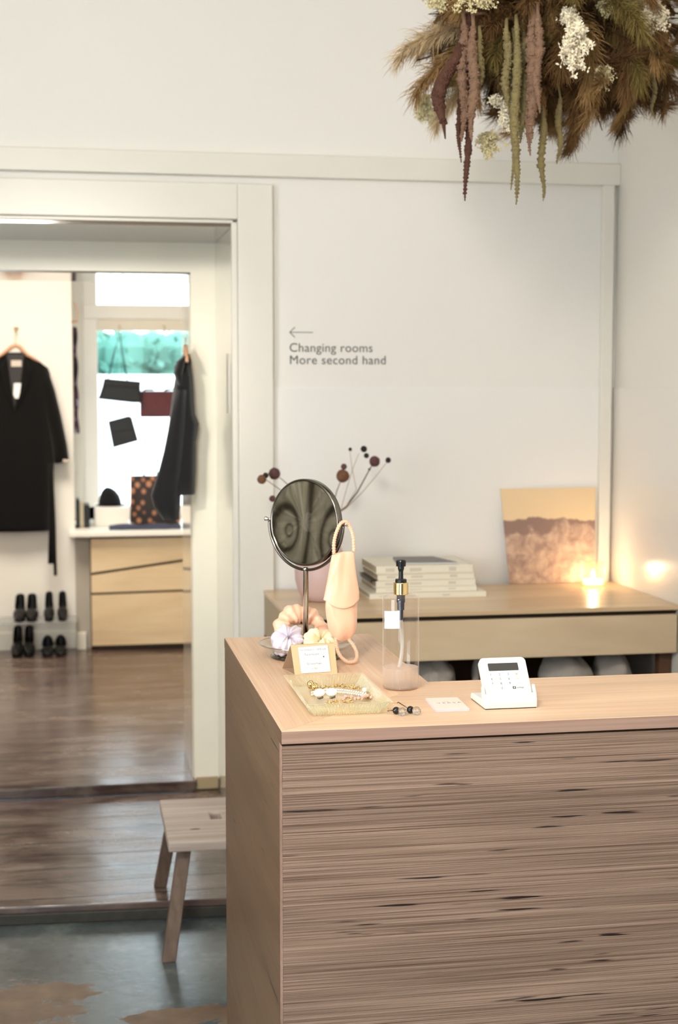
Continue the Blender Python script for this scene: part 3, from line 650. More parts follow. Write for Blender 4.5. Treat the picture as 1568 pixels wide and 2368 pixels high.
# ================================================================== BALL EARRINGS
for i, (x, y) in enumerate([(.5385, 2.3900), (.5640, 2.3915)]):
    t = thing('ball_earring', ['left drop earring with black bead and clear glass ball beside the tray', 'right drop earring with black bead and clear glass ball, nearer pink cards'][i], 'earring', (x, y, 1.0), 'drop earrings on the counter')
    obj('glass_ball', B().sphere((x, y, 1.0074), .0074, 28, 18), M['ball'], t, smooth=True)
    dx = -.0075 if i == 0 else -.008
    obj('black_bead', B().sphere((x + dx, y + .0125, 1.0066), .0064, 24, 14), M['bead'], t, smooth=True)
    obj('stud', B().sphere((x + dx * .5, y + .006, 1.0068), .0018, 10, 6), M['gold'], t, smooth=True)
    if i == 0: hk = [(x - .012, y + .016, 1.006), (x - .017, y + .018, 1.006), (x - .021, y + .019, 1.0045)]
    else: hk = [(x - .011, y + .02, 1.008), (x - .016, y + .035, 1.010), (x - .021, y + .048, 1.0125), (x - .0225, y + .050, 1.011)]
    obj('hook', B().tube(hk, .0009, 8), M['steel_d'], t, smooth=True)
    obj('wire', B().tube([hk[-1], (hk[-1][0] - (.0 if i == 0 else .003), hk[-1][1] + .008, hk[-1][2] + (.012 if i == 0 else -.001)), (hk[-1][0] - (-.0005 if i == 0 else .009), hk[-1][1] - .002, hk[-1][2] + (.004 if i == 0 else -.009))], .0004, 6), M['gold'], t, smooth=True)

# ================================================================== PRESSED GLASS TRAY + JEWELLERY
tr = thing('glass_tray', 'ribbed clear glass tray full of jewellery on the counter corner', 'tray', (.45, 2.53, 1.0))
cx, cy = .4495, 2.530
def tray_ring(hw, hh, z, rib, n=160, r=.012):
    pts = []; per = 4 * (hw + hh)
    for k in range(n):
        s = per * k / n
        if s < 2 * hw: p = (-hw + s, -hh); nn = (0, -1)
        elif s < 2 * hw + 2 * hh: p = (hw, -hh + s - 2 * hw); nn = (1, 0)
        elif s < 4 * hw + 2 * hh: p = (hw - (s - 2 * hw - 2 * hh), hh); nn = (0, 1)
        else: p = (-hw, hh - (s - 4 * hw - 2 * hh)); nn = (-1, 0)
        q = rib * (1 if k % 2 else -1)
        sk = .010 * (p[1] / hh) * 0
        pts.append((cx + p[0] + nn[0] * q + sk, cy + p[1] + nn[1] * q, z))
    return pts
ob = B().rings([tray_ring(.056, .116, 1.0008, 0), tray_ring(.0585, .1185, 1.0015, .0012), tray_ring(.066, .1235, 1.010, .0012), tray_ring(.071, .1275, 1.0195, .0010), tray_ring(.0745, .131, 1.0215, 0), tray_ring(.0745, .131, 1.0232, 0), tray_ring(.0705, .1265, 1.0225, 0), tray_ring(.066, .123, 1.015, 0), tray_ring(.0605, .1185, 1.0052, 0), tray_ring(.056, .115, 1.0038, 0)], cap=True)
obj('tray_body', ob, M['tray'], tr)
rb = B()
for side in range(4):
    hw, hh = (.056, .116)
    n_ = 26 if side % 2 == 0 else 44
    for k in range(n_):
        t_ = -1 + 2 * (k + .5) / n_
        lo, hi = (Vector((t_ * .0575, -.1190, 1.0025)), Vector((t_ * .0700, -.1282, 1.0195))) if side % 2 == 0 else (Vector((-.0590, t_ * .1170, 1.0025)), Vector((-.0720, t_ * .1260, 1.0195)))
        if side >= 2: lo, hi = Vector((-lo.x, -lo.y, lo.z)), Vector((-hi.x, -hi.y, hi.z))
        c_ = Vector((cx, cy, 0)); rb.tube([tuple(c_ + lo), tuple(c_ + hi)], [.0011, .0010], 6)
obj('ribs', rb, M['rib'], tr, smooth=True)
TZ = 1.0045
# gold knot earrings
for i, (x, y, z) in enumerate([(.4185, 2.615, TZ + .008), (.4215, 2.588, TZ + .0085)]):
    b = B()
    for (rx, rz) in ((0, 0), (1.05, .6), (-1.05, 1.2), (PI / 2, 2.0)):
        R_ = Euler((rx, .5, rz)).to_matrix()
        b.tube([tuple(Vector((x, y, z)) + R_ @ Vector((.0062 * math.cos(a), .0062 * math.sin(a), .0012 * math.sin(3 * a)))) for a in [2 * PI * k / 20 for k in range(20)]], .0020, 8, closed=True)
    tag(obj('knot_earring', b, M['gold'], loc=(x, y, TZ), smooth=True), ['gold knot earring in the tray, the farther one of the pair', 'gold knot earring in the tray, the nearer one of the pair'][i], 'earring', 'gold knot earrings')
# white oval clip earrings
for i, (x, y) in enumerate([(.4185, 2.520), (.4405, 2.521)]):
    t = thing('clip_earring', ['left white oval clip earring with dark clip showing', 'right white oval clip earring standing in the tray'][i], 'earring', (x, y, TZ), 'white clip earrings')
    obj('enamel_face', B().sphere((x, y, TZ + .0125), .0105, 24, 14, (1.0, .5, .72)), M['clip'], t, smooth=True)
    obj('clip', B().tube([(x - .004, y - .003, TZ + .0042), (x, y - .003, TZ + .003), (x + .005, y - .002, TZ + .0042), (x + .006, y + .004, TZ + .008)], .0018, 8), M['steel_d'], t, smooth=True)
# pearl bracelet: rows of small pearls along an arc
b = B(); bb = B()
arc = [(.410 + .092 * s, 2.535 + .045 * math.sin(PI * (s * .8 + .16)) - .012 * s) for s in [k / 27 for k in range(28)]]
for k, (x, y) in enumerate(arc):
    for j in range(3 if k > 5 else 2):
        b.sphere((x + (.0008 if j % 2 else 0), y - .0075 + j * .0062, TZ + .0035 + (.003 if j == 1 else 0)), .0020, 8, 6)
tb = thing('pearl_bracelet', 'bracelet of woven white pearls lying across the glass tray', 'bracelet', (.455, 2.56, TZ))
obj('pearls', b, M['pearl'], tb, smooth=True)
obj('clasp', B().tube([(.503, 2.547, TZ + .003), (.509, 2.542, TZ + .003), (.506, 2.536, TZ + .003)], .0015, 8), M['gold'], tb, smooth=True)
# gold leaf chains
def leaf_chain(name, label, p0, p1, n, seed, mtl):
    r_ = random.Random(seed); b = B()
    for k in range(n):
        s = k / (n - 1); c = Vector(p0).lerp(Vector(p1), s) + Vector((0, .006 * math.sin(PI * s), .002 + .0018 * math.sin(k * 1.9)))
        R_ = Euler((r_.uniform(-.9, .9), r_.uniform(-.6, .6), r_.uniform(-1, 1))).to_matrix(); L = r_.uniform(.006, .009)
        ring = [c + R_ @ Vector((L * .5 * math.cos(a), L * .24 * math.sin(a), 0)) for a in [2 * PI * q / 12 for q in range(12)]]
        b.tube([tuple(q) for q in ring], .0007, 6, closed=True)
        b.tube([tuple(c + R_ @ Vector((-L * .5, 0, 0))), tuple(c + R_ @ Vector((L * .5, 0, 0)))], .0005, 5)
    return tag(obj(name, b, mtl, loc=(p0[0], p0[1], TZ), smooth=True), label, 'bracelet')
leaf_chain('chain_bracelet', 'fine gold leaf bracelet right behind the knot earrings', (.430, 2.606, TZ + .001), (.462, 2.612, TZ + .001), 9, 4, M['gold'])
leaf_chain('chain_bracelet', 'chunky gold leaf bracelet at the far right of the tray', (.464, 2.618, TZ + .002), (.504, 2.590, TZ + .002), 16, 9, M['gold'])
leaf_chain('chain_bracelet', 'thin gold chain along the near edge of the tray', (.425, 2.478, TZ + .001), (.470, 2.482, TZ + .001), 13, 5, M['gold'])
t = thing('stone_bracelet', 'bracelet of pale pink stones in gold settings near tray front', 'bracelet', (.486, 2.50, TZ))
g = B(); s_ = B(); r_ = random.Random(5)
for k in range(11):
    x = .459 + .005 * k; y = 2.505 + .010 * math.sin(k * .9); z = TZ + .004 + .002 * (k % 2)
    g.sphere((x, y, z), .0036, 7, 4, (1, .9, .8)); s_.tube([(x + .0042 * math.cos(a), y + .0036 * math.sin(a), z - .0015) for a in [2 * PI * q / 10 for q in range(10)]], .0008, 6, closed=True)
obj('stones', g, M['gem'], t); obj('setting', s_, M['gold'], t, smooth=True)
t = thing('shell_earring', 'gold shell earring topped by one large pearl', 'earring', (.507, 2.535, TZ))
b = B()
for k in range(9):
    a = -.9 + 2.2 * k / 8; b.tube([(.504, 2.540, TZ + .004), (.504 + .011 * math.cos(a - .6), 2.540 + .028 * math.sin(a - .9), TZ + .0025)], [.0009, .0026], 7)
obj('shell', b, M['gold'], t, smooth=True)
obj('pearl', B().sphere((.505, 2.548, TZ + .0085), .0046, 18, 12), M['pearl'], t, smooth=True)

# ================================================================== SIGN CARD (folded tent)
sg = thing('price_sign', 'folded kraft price sign with handwritten white note behind the tray', 'sign', (.455, 2.80, 1.0))
A0, A1, T0, T1 = Vector((.4125, 2.774, 1.0)), Vector((.4960, 2.773, 1.0)), Vector((.4085, 2.803, 1.0545)), Vector((.4950, 2.803, 1.0555))
def panel(a, b_, c, d, nrm, t):
    n_ = Vector(nrm).normalized() * t; q = [a, b_, c, d]
    return B().rings([[tuple(p) for p in q], [tuple(p + n_) for p in q]])
obj('front_flap', panel(A0, A1, T1, T0, (0, .88, -.45), .0008), M['kraft'], sg)
K0, K1 = Vector((.398, 2.845, 1.0)), Vector((.486, 2.847, 1.0))
obj('back_flap', panel(K0, K1, T1, T0, (0, -.8, -.6), .0008), M['kraft_d'], sg)
obj('foot_flap', panel(A0 + Vector((0, .002, 0)), A1 + Vector((0, .002, 0)), K1, K0, (0, 0, 1), .0006), M['kraft_d'], sg)
u = (A1 - A0).normalized(); v = ((T0 + T1) / 2 - (A0 + A1) / 2); FS = frame((A0 + T0) / 2 + (A1 - A0) * .5 + Vector((0, 0, 0)), u, v)
FS = frame((A0 + A1) / 2 + v * .5 + Vector((0, -.001, .0006)), u, v)
note = obj('note', B().rings([[tuple(FS @ Vector((x, y, n_))) for x, y in ((-.0275, -.0290), (.0300, -.0270), (.0280, .0265), (-.0305, .0240))] for n_ in (0, .0003)]), M['paper'], sg)
def hand(body, x, y, size, m_): text('handwriting', body, size, FS @ Matrix.Translation((x, y, .0004)) @ Matrix.Rotation(.03, 4, 'Z'), m_, sg, .00005, 'LEFT', 1.0, .3)
hand('Handmade in 100% silk', -.0285, .0160, .0056, M['ink']); hand('Facemasks', -.0195, .0065, .0068, M['ink']); hand('12€', -.006, -.0025, .0068, M['pinkink'])
hand('Scrunchies', -.0165, -.0125, .0068, M['ink']); hand('19€', -.006, -.0225, .0068, M['redink'])
obj('heart', B().rings([[tuple(FS @ Vector((.0185 + x, .0035 + y, n_))) for x, y in ((0, -.002), (.0016, .0004), (.0012, .0014), (.0004, .0014), (0, .0008), (-.0004, .0014), (-.0012, .0014), (-.0016, .0004))] for n_ in (.0003, .0006)]), M['inkb'], sg)

# ================================================================== TABLE MIRROR with glass dish base
mx, my, mz = .4635, 2.965, 1.278
tm = thing('table_mirror', 'round chrome table mirror rising from a footed glass dish', 'mirror', (mx, my, 1.0))
obj('foot', B().lathe((mx + .002, my, 1), [(.066, 0), (.073, .0008), (.0745, .003), (.072, .0045), (.066, .005), (.068, .007), (.069, .0085), (.064, .0105), (.03, .0115)], 56), M['steel_d'], tm, smooth=True)
obj('dish', B().lathe((mx + .003, my, 1), [(.030, .0118), (.058, .0125), (.078, .0165), (.092, .0225), (.0985, .0275), (.0998, .0292), (.0985, .0296), (.090, .0245), (.075, .0185), (.055, .0145), (.02, .0135)], 64), M['dish'], tm, smooth=True)
obj('dish_rim', B().tube([(mx + .003 + .0992 * math.cos(a), my + .0992 * math.sin(a), 1.0293) for a in [2 * PI * k / 64 for k in range(64)]], .0010, 6, closed=True), M['steel'], tm, smooth=True)
obj('base_disc', B().lathe((mx, my, 1), [(.046, .0125), (.047, .020), (.044, .0225), (.010, .0265), (.007, .032)], 40), M['black'], tm, smooth=False, bevel=.001)
obj('pole', B().lathe((mx + .0008, my, 1), [(.0058, .024), (.0054, .178), (.0064, .1795), (.0064, .184), (.004, .186)], 20), M['steel'], tm, smooth=True)
ax = Vector((.670, -.742, 0)); nr = Vector((-.742, -.670, .03)).normalized(); upv = nr.cross(ax).normalized()
if upv.z < 0: upv = -upv
MF = Matrix.Identity(4)
for i in range(3): MF[i][0] = ax[i]; MF[i][1] = upv[i]; MF[i][2] = nr[i]; MF[i][3] = (mx, my, mz)[i]
Rm = .0895
def disc_rings(prof, n=72): return [[tuple(MF @ Vector((r * math.cos(2 * PI * k / n), r * math.sin(2 * PI * k / n), z))) for k in range(n)] for r, z in prof]
rimo = obj('mirror_rim', B().rings(disc_rings([(Rm - .005, .0052), (Rm - .0035, .0066), (Rm - .001, .0064), (Rm, .0045), (Rm, -.0085), (Rm - .003, -.010), (.02, -.011)]), cap=False), M['steel_d'], tm, smooth=True)
obj('mirror_glass', B().rings(disc_rings([(Rm - .0045, .0054), (.0005, .0054)])), M['mirror'], tm)
yk = [tuple(MF @ Vector((.0975 * math.cos(a), .0975 * math.sin(a), -.001))) for a in [math.radians(-180 + 180 * k / 40) for k in range(41)]]
obj('yoke', B().tube(yk, .0031, 10, flat=1.0), M['steel_d'], tm, smooth=True)
for s in (-1, 1):
    k_ = obj('pivot_knob', B().tube([tuple(MF @ Vector((s * r, .002, 0))) for r in (.088, .098, .1035, .104, .1075, .1090)], [.0025, .0028, .0022, .0042, .0046, .002], 14), M['steel'], tm, smooth=True)

# ================================================================== SCRUNCHIES
def scrunchie(label, c, R, r, rot, mtl, seed, nf=11, flat=1.0):
    rr = random.Random(seed); b = B(); rs = []; N, n = 110, 20
    Rm_ = Euler(rot).to_matrix(); ph = [rr.uniform(0, 6) for _ in range(6)]
    for i in range(N):
        a = 2 * PI * i / N
        puff = r * (1 + .15 * math.sin(nf * a + ph[0]) + .09 * math.sin((nf * 2 + 3) * a + ph[1]) + .16 * math.sin(2 * a + ph[2]))
        row = []
        for k in range(n):
            t_ = 2 * PI * k / n
            q = puff * (1 + .11 * math.sin(3 * t_ + 2 * a + ph[3]) + .05 * math.sin(5 * t_ - 7 * a + ph[4]) + .14 * noise.noise(Vector((math.cos(a) * 2.2, math.sin(a) * 2.2, t_ * .9 + seed))))
            rad = R + q * math.cos(t_); p = Vector((rad * math.cos(a), rad * math.sin(a), q * math.sin(t_) * flat))
            row.append(tuple(Vector(c) + Rm_ @ p))
        rs.append(row)
    b.rings(rs, closed=True)
    return tag(obj('scrunchie', b, mtl, loc=(c[0], c[1], c[2] - r), smooth=True), label, 'scrunchie', 'satin scrunchies in the mirror dish')
scrunchie('peach satin scrunchie propped behind the mirror pole in the dish', (.462, 3.000, 1.046), .043, .0165, (math.radians(52), 0, .1), M['peach'], 1, 7)
scrunchie('lilac satin scrunchie bunched at the left of the mirror dish', (.423, 2.950, 1.037), .018, .0165, (math.radians(40), -.25, .4), M['lilac'], 2, 6)
scrunchie('cream satin scrunchie to the right of the mirror pole', (.488, 2.925, 1.036), .019, .0160, (math.radians(28), .2, -.3), M['cream'], 3, 5)

# ================================================================== FACE MASK hanging from the knob
kn = MF @ Vector((.105, .002, 0))
fm = thing('face_mask', 'peach satin face mask with ruched ear loops hanging from the mirror knob', 'face mask', (kn.x, kn.y, 1.0))
yy = kn.y - .004
def mask_lobe(prof, cxf, droop, seed, name):
    rows = []
    for z, rx, ry in prof:
        row = []
        for k in range(40):
            a = 2 * PI * k / 40; c_ = math.cos(a)
            nz = noise.noise(Vector((c_ * 1.4, math.sin(a) * 1.4 + seed, z * 22))) * .0042 + noise.noise(Vector((c_ * 3, math.sin(a) * 3 + seed, z * 60))) * .0014
            row.append((cxf(z) + (rx + nz) * c_, yy + (ry + nz * 1.2) * math.sin(a), z + droop(z) * (c_ * c_ - .5) + (.0025 * c_ if z > 1.2 else 0)))
        rows.append(row)
    return obj(name, B().rings(rows), M['peach'], fm, smooth=True, sub=1)
mask_lobe([(1.121, .0330, .0110), (1.1195, .0352, .0135), (1.122, .0362, .0142), (1.128, .0350, .0138), (1.140, .0335, .0140), (1.160, .0300, .0135), (1.180, .0275, .0125), (1.200, .0255, .0105), (1.218, .0240, .0065), (1.2255, .0225, .0035)],
          lambda z: .5285 - .045 * (1.226 - z), lambda z: .017 * max(0, 1 - (z - 1.119) / .03), 0, 'mask_fabric')
mask_lobe([(1.045, .010, .003), (1.049, .017, .006), (1.056, .024, .010), (1.066, .0295, .013), (1.080, .0320, .0150), (1.095, .0318, .0145), (1.110, .0318, .0125), (1.122, .0325, .0100), (1.134, .0300, .0080)],
          lambda z: .5240 + .028 * (1.12 - z) / .99, lambda z: .004, 5, 'mask_fabric_lower')
def ruched(pts, r, name):
    P = [Vector(p) for p in pts]; fine = []
    def cr_(p0, p1, p2, p3, t): return .5 * ((2 * p1) + (-p0 + p2) * t + (2 * p0 - 5 * p1 + 4 * p2 - p3) * t * t + (-p0 + 3 * p1 - 3 * p2 + p3) * t ** 3)
    for i in range(len(P) - 1):
        p0 = P[max(i - 1, 0)]; p3 = P[min(i + 2, len(P) - 1)]
        for k in range(14): fine.append(cr_(p0, P[i], P[i + 1], p3, k / 14))
    fine.append(P[-1])
    return obj(name, B().tube([tuple(p) for p in fine], [r * (1 + .22 * math.sin(i * 2.0)) for i in range(len(fine))], 10), M['peach'], fm, smooth=True)
ruched([(.5085, yy, 1.222), (.5085, yy - .002, 1.245), (.514, yy - .001, 1.266), (.524, kn.y, 1.2825), (.5355, kn.y, 1.284), (.544, kn.y + .001, 1.270), (.5485, yy + .002, 1.250), (.5495, yy, 1.226)], .0036, 'ear_loop')
ruched([(.5120, yy - .002, 1.052), (.5130, yy - .006, 1.035), (.5180, yy - .012, 1.018), (.5300, yy - .020, 1.0065), (.5420, yy - .022, 1.0045), (.5500, yy - .018, 1.008), (.5530, yy - .012, 1.020), (.5480, yy - .006, 1.034), (.5400, yy - .002, 1.046), (.5350, yy, 1.054)], .0036, 'ear_loop')

# ================================================================== SIDEBOARD ITEMS
ZS = .878
def WX(px): return .822 + (px - 780) * .00138
vx, vy = .772, 4.60
va = tag(obj('vase', B().lathe((vx, vy, ZS), [(.050, 0), (.062, .004), (.076, .03), (.085, .065), (.087, .095), (.080, .13), (.064, .165), (.045, .20), (.032, .225), (.028, .24), (.030, .25), (.026, .25), (.024, .235), (.03, .2)], 48), M['vase'], loc=(vx, vy, ZS), smooth=True), 'blush pink ceramic vase on the sideboard behind the mirror', 'vase')
neck = Vector((vx, vy, ZS + .245))
def pp(px, py, dy=0): return Vector((.822 + (px - 780) * .00138, 4.60 + dy, 1.151 - (py - 1190) * .00138))
def branch(label, pts, heads, r0, mt, dy):
    t = thing('dried_branch', label, 'branch', tuple(neck), 'dried branches in the pink vase')
    P = [neck + Vector((0, 0, -.12)), neck] + [pp(x, y, dy * (i + 1) / len(pts)) for i, (x, y) in enumerate(pts)]
    n = len(P); obj('stem', B().tube([tuple(p) for p in P], [r0 * (1 - .55 * i / (n - 1)) for i in range(n)], 8), mt, t, smooth=True)
    for (x, y, r, m_, *q) in heads:
        c = pp(x, y, dy); R = r * .00138; rs = []
        for i in range(13):
            a = PI * i / 12; row = []
            for k in range(20):
                ph = 2 * PI * k / 20; d = Vector((math.sin(a) * math.cos(ph), math.sin(a) * math.sin(ph), -math.cos(a))); f_ = 1 + .10 * noise.noise(d * 5 + c * 9)
                row.append(tuple(c + d * R * f_))
            rs.append(row)
        h = obj('seed_head', B().rings(rs), M[m_], t, smooth=True)
    return t
branch('tall dried branch at right with large plum seed head and two dark ones', [(800, 1175), (830, 1138), (860, 1086), (870, 1072)], [(872.6, 1068.6, 12.5, 'seed'), (853, 1055, 6, 'seedd'), (847, 1039.5, 7.5, 'seedd'), (860, 1087, 3, 'seedd')], .0032, M['twig'], .03)
branch('dried branch leaning farthest right with one small dark seed head', [(800, 1175), (836, 1140), (870, 1100), (896, 1066)], [(897, 1064, 6.5, 'seedd')], .0018, M['twig2'], -.02)
branch('thin pale dried branch ending at the topmost dark seed heads', [(790, 1180), (806, 1130), (822, 1085), (838, 1050)], [], .0015, M['twig2'], .05)
branch('thin pale dried branch with tiny dark tip', [(802, 1170), (826, 1132), (816, 1085), (811, 1042)], [(812, 1039.5, 4.2, 'seedd')], .0015, M['twig2'], .01)
branch('dried branch behind mirror top with large brown round seed head', [(770, 1170), (779, 1135), (790, 1108)], [(793, 1100.6, 15, 'seedb'), (795.6, 1079, 7, 'seed')], .0026, M['twig'], 0)
branch('dried branch leaning left with large plum seed head', [(740, 1190), (690, 1140), (648, 1103)], [(636, 1094.5, 13.5, 'seed')], .0024, M['twig'], .02)
branch('dried branch leaning farthest left with brown and dark seed heads', [(730, 1195), (660, 1140), (612, 1106)], [(602, 1105, 10.5, 'seedb'), (611, 1096, 6.5, 'seedd')], .0022, M['twig'], -.03)
branch('low dried branch with small pink seed head left of the mirror', [(730, 1200), (680, 1170), (640, 1153)], [(633, 1153, 7.5, 'seed')], .0018, M['twig2'], .04)

# books (bottom to top)
bk = [('lowest and widest cream book of the stack behind the bottle', .925, 1.312, 4.585, 4.865, .878, .8955, 'book'),
      ('second cream book from the bottom of the stack behind the bottle', .949, 1.284, 4.60, 4.86, .896, .9130, 'book'),
      ('third cream book up in the stack behind the bottle', .949, 1.280, 4.60, 4.86, .9135, .9345, 'book'),
      ('fourth cream book up in the stack, on a black strip', .955, 1.276, 4.605, 4.86, .935, .9560, 'book'),
      ('top cream book of the stack, under the grey booklet', .950, 1.270, 4.60, 4.86, .9565, .9820, 'book')]
for i, (lab, x0, x1, y0, y1, z0, z1, mm) in enumerate(bk):
    t = thing('book', lab, 'book', ((x0 + x1) / 2, (y0 + y1) / 2, z0), 'books stacked on the sideboard'); tt = .0022
    obj('cover', B().box(x0, x1, y0, y1, z0, z0 + tt).box(x0, x1, y0, y1, z1 - tt, z1).box(x0, x1, y0, y0 + .003, z0 + tt, z1 - tt), M[mm], t, bevel=.0006)
    obj('pages', B().box(x0 + .003, x1 - .003, y0 + .003, y1 - .004, z0 + tt, z1 - tt), M['page'], t)
    obj('spine_print', B().box(x0 + .03, x0 + .06, y0 - .0004, y0, z0 + .007, z1 - .007).box(x0 + .11, x0 + .15, y0 - .0004, y0, z0 + .007, z1 - .007).box(x0 + .24, x0 + .265, y0 - .0004, y0, z0 + .006, z1 - .006), M['bookw'], t)
gb = thing('booklet', 'grey booklet lying aslant on top of the book stack', 'booklet', (1.11, 4.73, .982), None)
pts = [(1.03, 4.645), (1.225, 4.625), (1.185, 4.80), (1.05, 4.81)]
obj('cover', B().quadprism(pts, .986, .988).quadprism(pts, .982, .9835), M['bookg'], gb); obj('pages', B().quadprism([(x * .985 + .0168, y * .998 + .0094) for x, y in pts], .9835, .986), M['paper'], gb)
tag(obj('book_strap', B().quadprism([(.936, 4.598), (.955, 4.598), (.955, 4.82), (.936, 4.82)], .9352, .9375).quadprism([(.932, 4.60), (.936, 4.60), (.936, 4.78), (.932, 4.78)], .930, .9375), M['black'], loc=(.945, 4.70, .9352)), 'black strip poking out left between the stacked books', 'strap')

# print leaning on the wall
BL, BR, TL, TR = Vector((1.472, 4.855, ZS + .001)), Vector((1.778, 4.852, ZS + .001)), Vector((1.447, 4.889, 1.207)), Vector((1.790, 4.886, 1.209))
pr_ = B(); rs = []; n = 12
for s in (0, .004):
    row = []
    for a, b_, m_ in ((BL, BR, n), (BR, TR, n), (TR, TL, n), (TL, BL, n)):
        for k in range(m_): row.append(tuple(a.lerp(b_, k / m_) + Vector((0, s, 0))))
    rs.append(row)
obj_pr = obj('picture_print', pr_.rings(rs), M['art'], loc=tuple((BL + BR) / 2))
tag(obj_pr, 'square photo print of tall grass under warm sky leaning on the wall', 'picture')

# candle in glass
cxx, cyy = 1.742, 4.765
cg = thing('candle_glass', 'small clear glass tumbler holding the lit candle by the corner', 'candle holder', (cxx, cyy, ZS))
obj('glass_cup', B().lathe((cxx, cyy, ZS), [(.036, .0005), (.040, .003), (.042, .085), (.0405, .085), (.0385, .006), (.02, .005)], 40), thin_glass('candle_glass', (254, 250, 244), .14, .02, .05, (255, 236, 210), .5), cg, smooth=True)
cd = thing('candle', 'lit tealight candle glowing inside the glass by the corner', 'candle', (cxx, cyy, ZS + .0065))
obj('wax', B().lathe((cxx, cyy, ZS), [(.033, .0068), (.034, .009), (.034, .022), (.032, .023), (.006, .0225)], 32), M['wax'], cd, smooth=False)
obj('wick', B().tube([(cxx, cyy, ZS + .0225), (cxx + .0005, cyy, ZS + .028)], .0008, 6), M['black'], cd)
obj('flame', B().lathe((cxx, cyy, ZS), [(.001, .025), (.0055, .030), (.0065, .036), (.0045, .045), (.0006, .057)], 16), M['flame'], cd, smooth=True)
pl = bpy.data.lights.new('candle_light', 'POINT'); pl.energy = .8; pl.color = (1, .76, .50); pl.shadow_soft_size = .012
plo = bpy.data.objects.new('candle_light', pl); COL.objects.link(plo); plo.location = (cxx, cyy, ZS + .062)

# ================================================================== BACK ROOM: drawers, coat, shoes, bags
dc = thing('drawer_cabinet', 'birch drawer cabinet with slanted gaps under the back window', 'drawer cabinet', (.45, 8.5, .09))
obj('carcass', B().box(.078, .88, 8.275, 8.95, .105, .733), M['sb_side'], dc)
for pts in ([(.082, .529), (.875, .632), (.875, .719), (.082, .719)], [(.082, .416), (.875, .428), (.875, .617), (.082, .514)], [(.082, .118), (.875, .118), (.875, .415), (.082, .403)]):
    obj('drawer_front', B().prism_y(pts, 8.255, 8.273), M['birch'], dc, bevel=.001)
obj('shadow_gap', B().box(.079, .878, 8.271, 8.2752, .107, .731), M['dark'], dc)
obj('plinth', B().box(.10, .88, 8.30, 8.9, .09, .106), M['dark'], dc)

# coat on the wall
def CX(px): return -.307 + (px - 35) * .00224
def CZ(py): return 1.777 - (py - 800) * .00243
CY = 8.285
bcx = thing('coat', 'long black wool coat with belt hanging on the far wall', 'coat', (CX(35), CY, CZ(1215)))
body = [(CX(35), CY, CZ(1216), .158, .045), (CX(35), CY, CZ(1205), .166, .05), (CX(35), CY, CZ(1150), .176, .05), (CX(35), CY, CZ(1060), .190, .055), (CX(35), CY, CZ(960), .186, .058), (CX(35), CY, CZ(900), .182, .058), (CX(35), CY, CZ(860), .178, .055), (CX(35), CY, CZ(846), .168, .048), (CX(35), CY, CZ(832), .125, .040), (CX(35), CY, CZ(818), .080, .03), (CX(35), CY, CZ(811), .055, .022)]
obj('coat_body', B().loft(body, 40, .03, 7), M['bfab'], bcx, smooth=True)
for s, pts in ((1, [(98, 848), (110, 900), (123, 960), (136, 1020), (141, 1060)]), (-1, [(98, 848), (110, 900), (123, 960), (136, 1020), (141, 1060)])):
    rows = []
    P = [Vector((CX(35) + s * (CX(x) - CX(35)), CY, CZ(y))) for x, y in pts]
    sl = obj('sleeve', B().tube([tuple(p) for p in P], [.028, .040, .043, .041, .040], 18, flat=1), M['bfab'], bcx, smooth=True)
    if s == 1:
        obj('cuff_tag', B().box(CX(144), CX(158), CY - .046, CY - .040, CZ(1058), CZ(1052)), M['label'], sl)
obj('lining', B().prism_y([(CX(12), CZ(815)), (CX(58), CZ(815)), (CX(48), CZ(870)), (CX(30), CZ(935)), (CX(18), CZ(870))], CY - .066, CY - .056), M['lining'], bcx, bevel=.003)
obj('lapel', B().prism_y([(CX(56), CZ(812)), (CX(70), CZ(850)), (CX(60), CZ(890)), (CX(30), CZ(945)), (CX(47), CZ(870))], CY - .075, CY - .064), M['bfab'], bcx, bevel=.003)
obj('lapel', B().prism_y([(CX(14), CZ(812)), (CX(0), CZ(850)), (CX(8), CZ(890)), (CX(30), CZ(945)), (CX(21), CZ(870))], CY - .075, CY - .064), M['bfab'], bcx, bevel=.003)
obj('neck_label', B().prism_y([(CX(24), CZ(829)), (CX(49), CZ(829)), (CX(49), CZ(843)), (CX(24), CZ(843))], CY - .069, CY - .067), M['label'], bcx)
obj('price_tag', B().prism_y([(CX(30), CZ(880)), (CX(47), CZ(880)), (CX(44), CZ(900)), (CX(40), CZ(914)), (CX(32), CZ(914)), (CX(28), CZ(905))], CY - .080, CY - .077), M['paper'], bcx)
obj('belt', B().tube([(CX(112), CY - .03, CZ(1060)), (CX(115), CY - .04, CZ(1150)), (CX(113), CY - .038, CZ(1230)), (CX(111), CY - .036, CZ(1290))], [.008, .014, .016, .017], 10, flat=.4).tube([(CX(116), CY - .02, CZ(1060)), (CX(119), CY - .03, CZ(1200)), (CX(121), CY - .03, CZ(1318))], [.008, .011, .0085], 10, flat=.4), M['bfab'], bcx, smooth=True)
hg = thing('coat_hanger', 'pale wooden hanger holding the long black coat', 'hanger', (CX(35), CY, CZ(820)))
obj('hanger_arms', B().tube([(CX(-22), CY, CZ(832)), (CX(5), CY - .045, CZ(815)), (CX(24), CY - .045, CZ(800)), (CX(35), CY - .045, CZ(795)), (CX(46), CY - .045, CZ(800)), (CX(60), CY - .045, CZ(816)), (CX(92), CY, CZ(834))], [.008, .013, .016, .017, .016, .013, .008], 12, flat=.7), M['hanger'], hg, smooth=True)
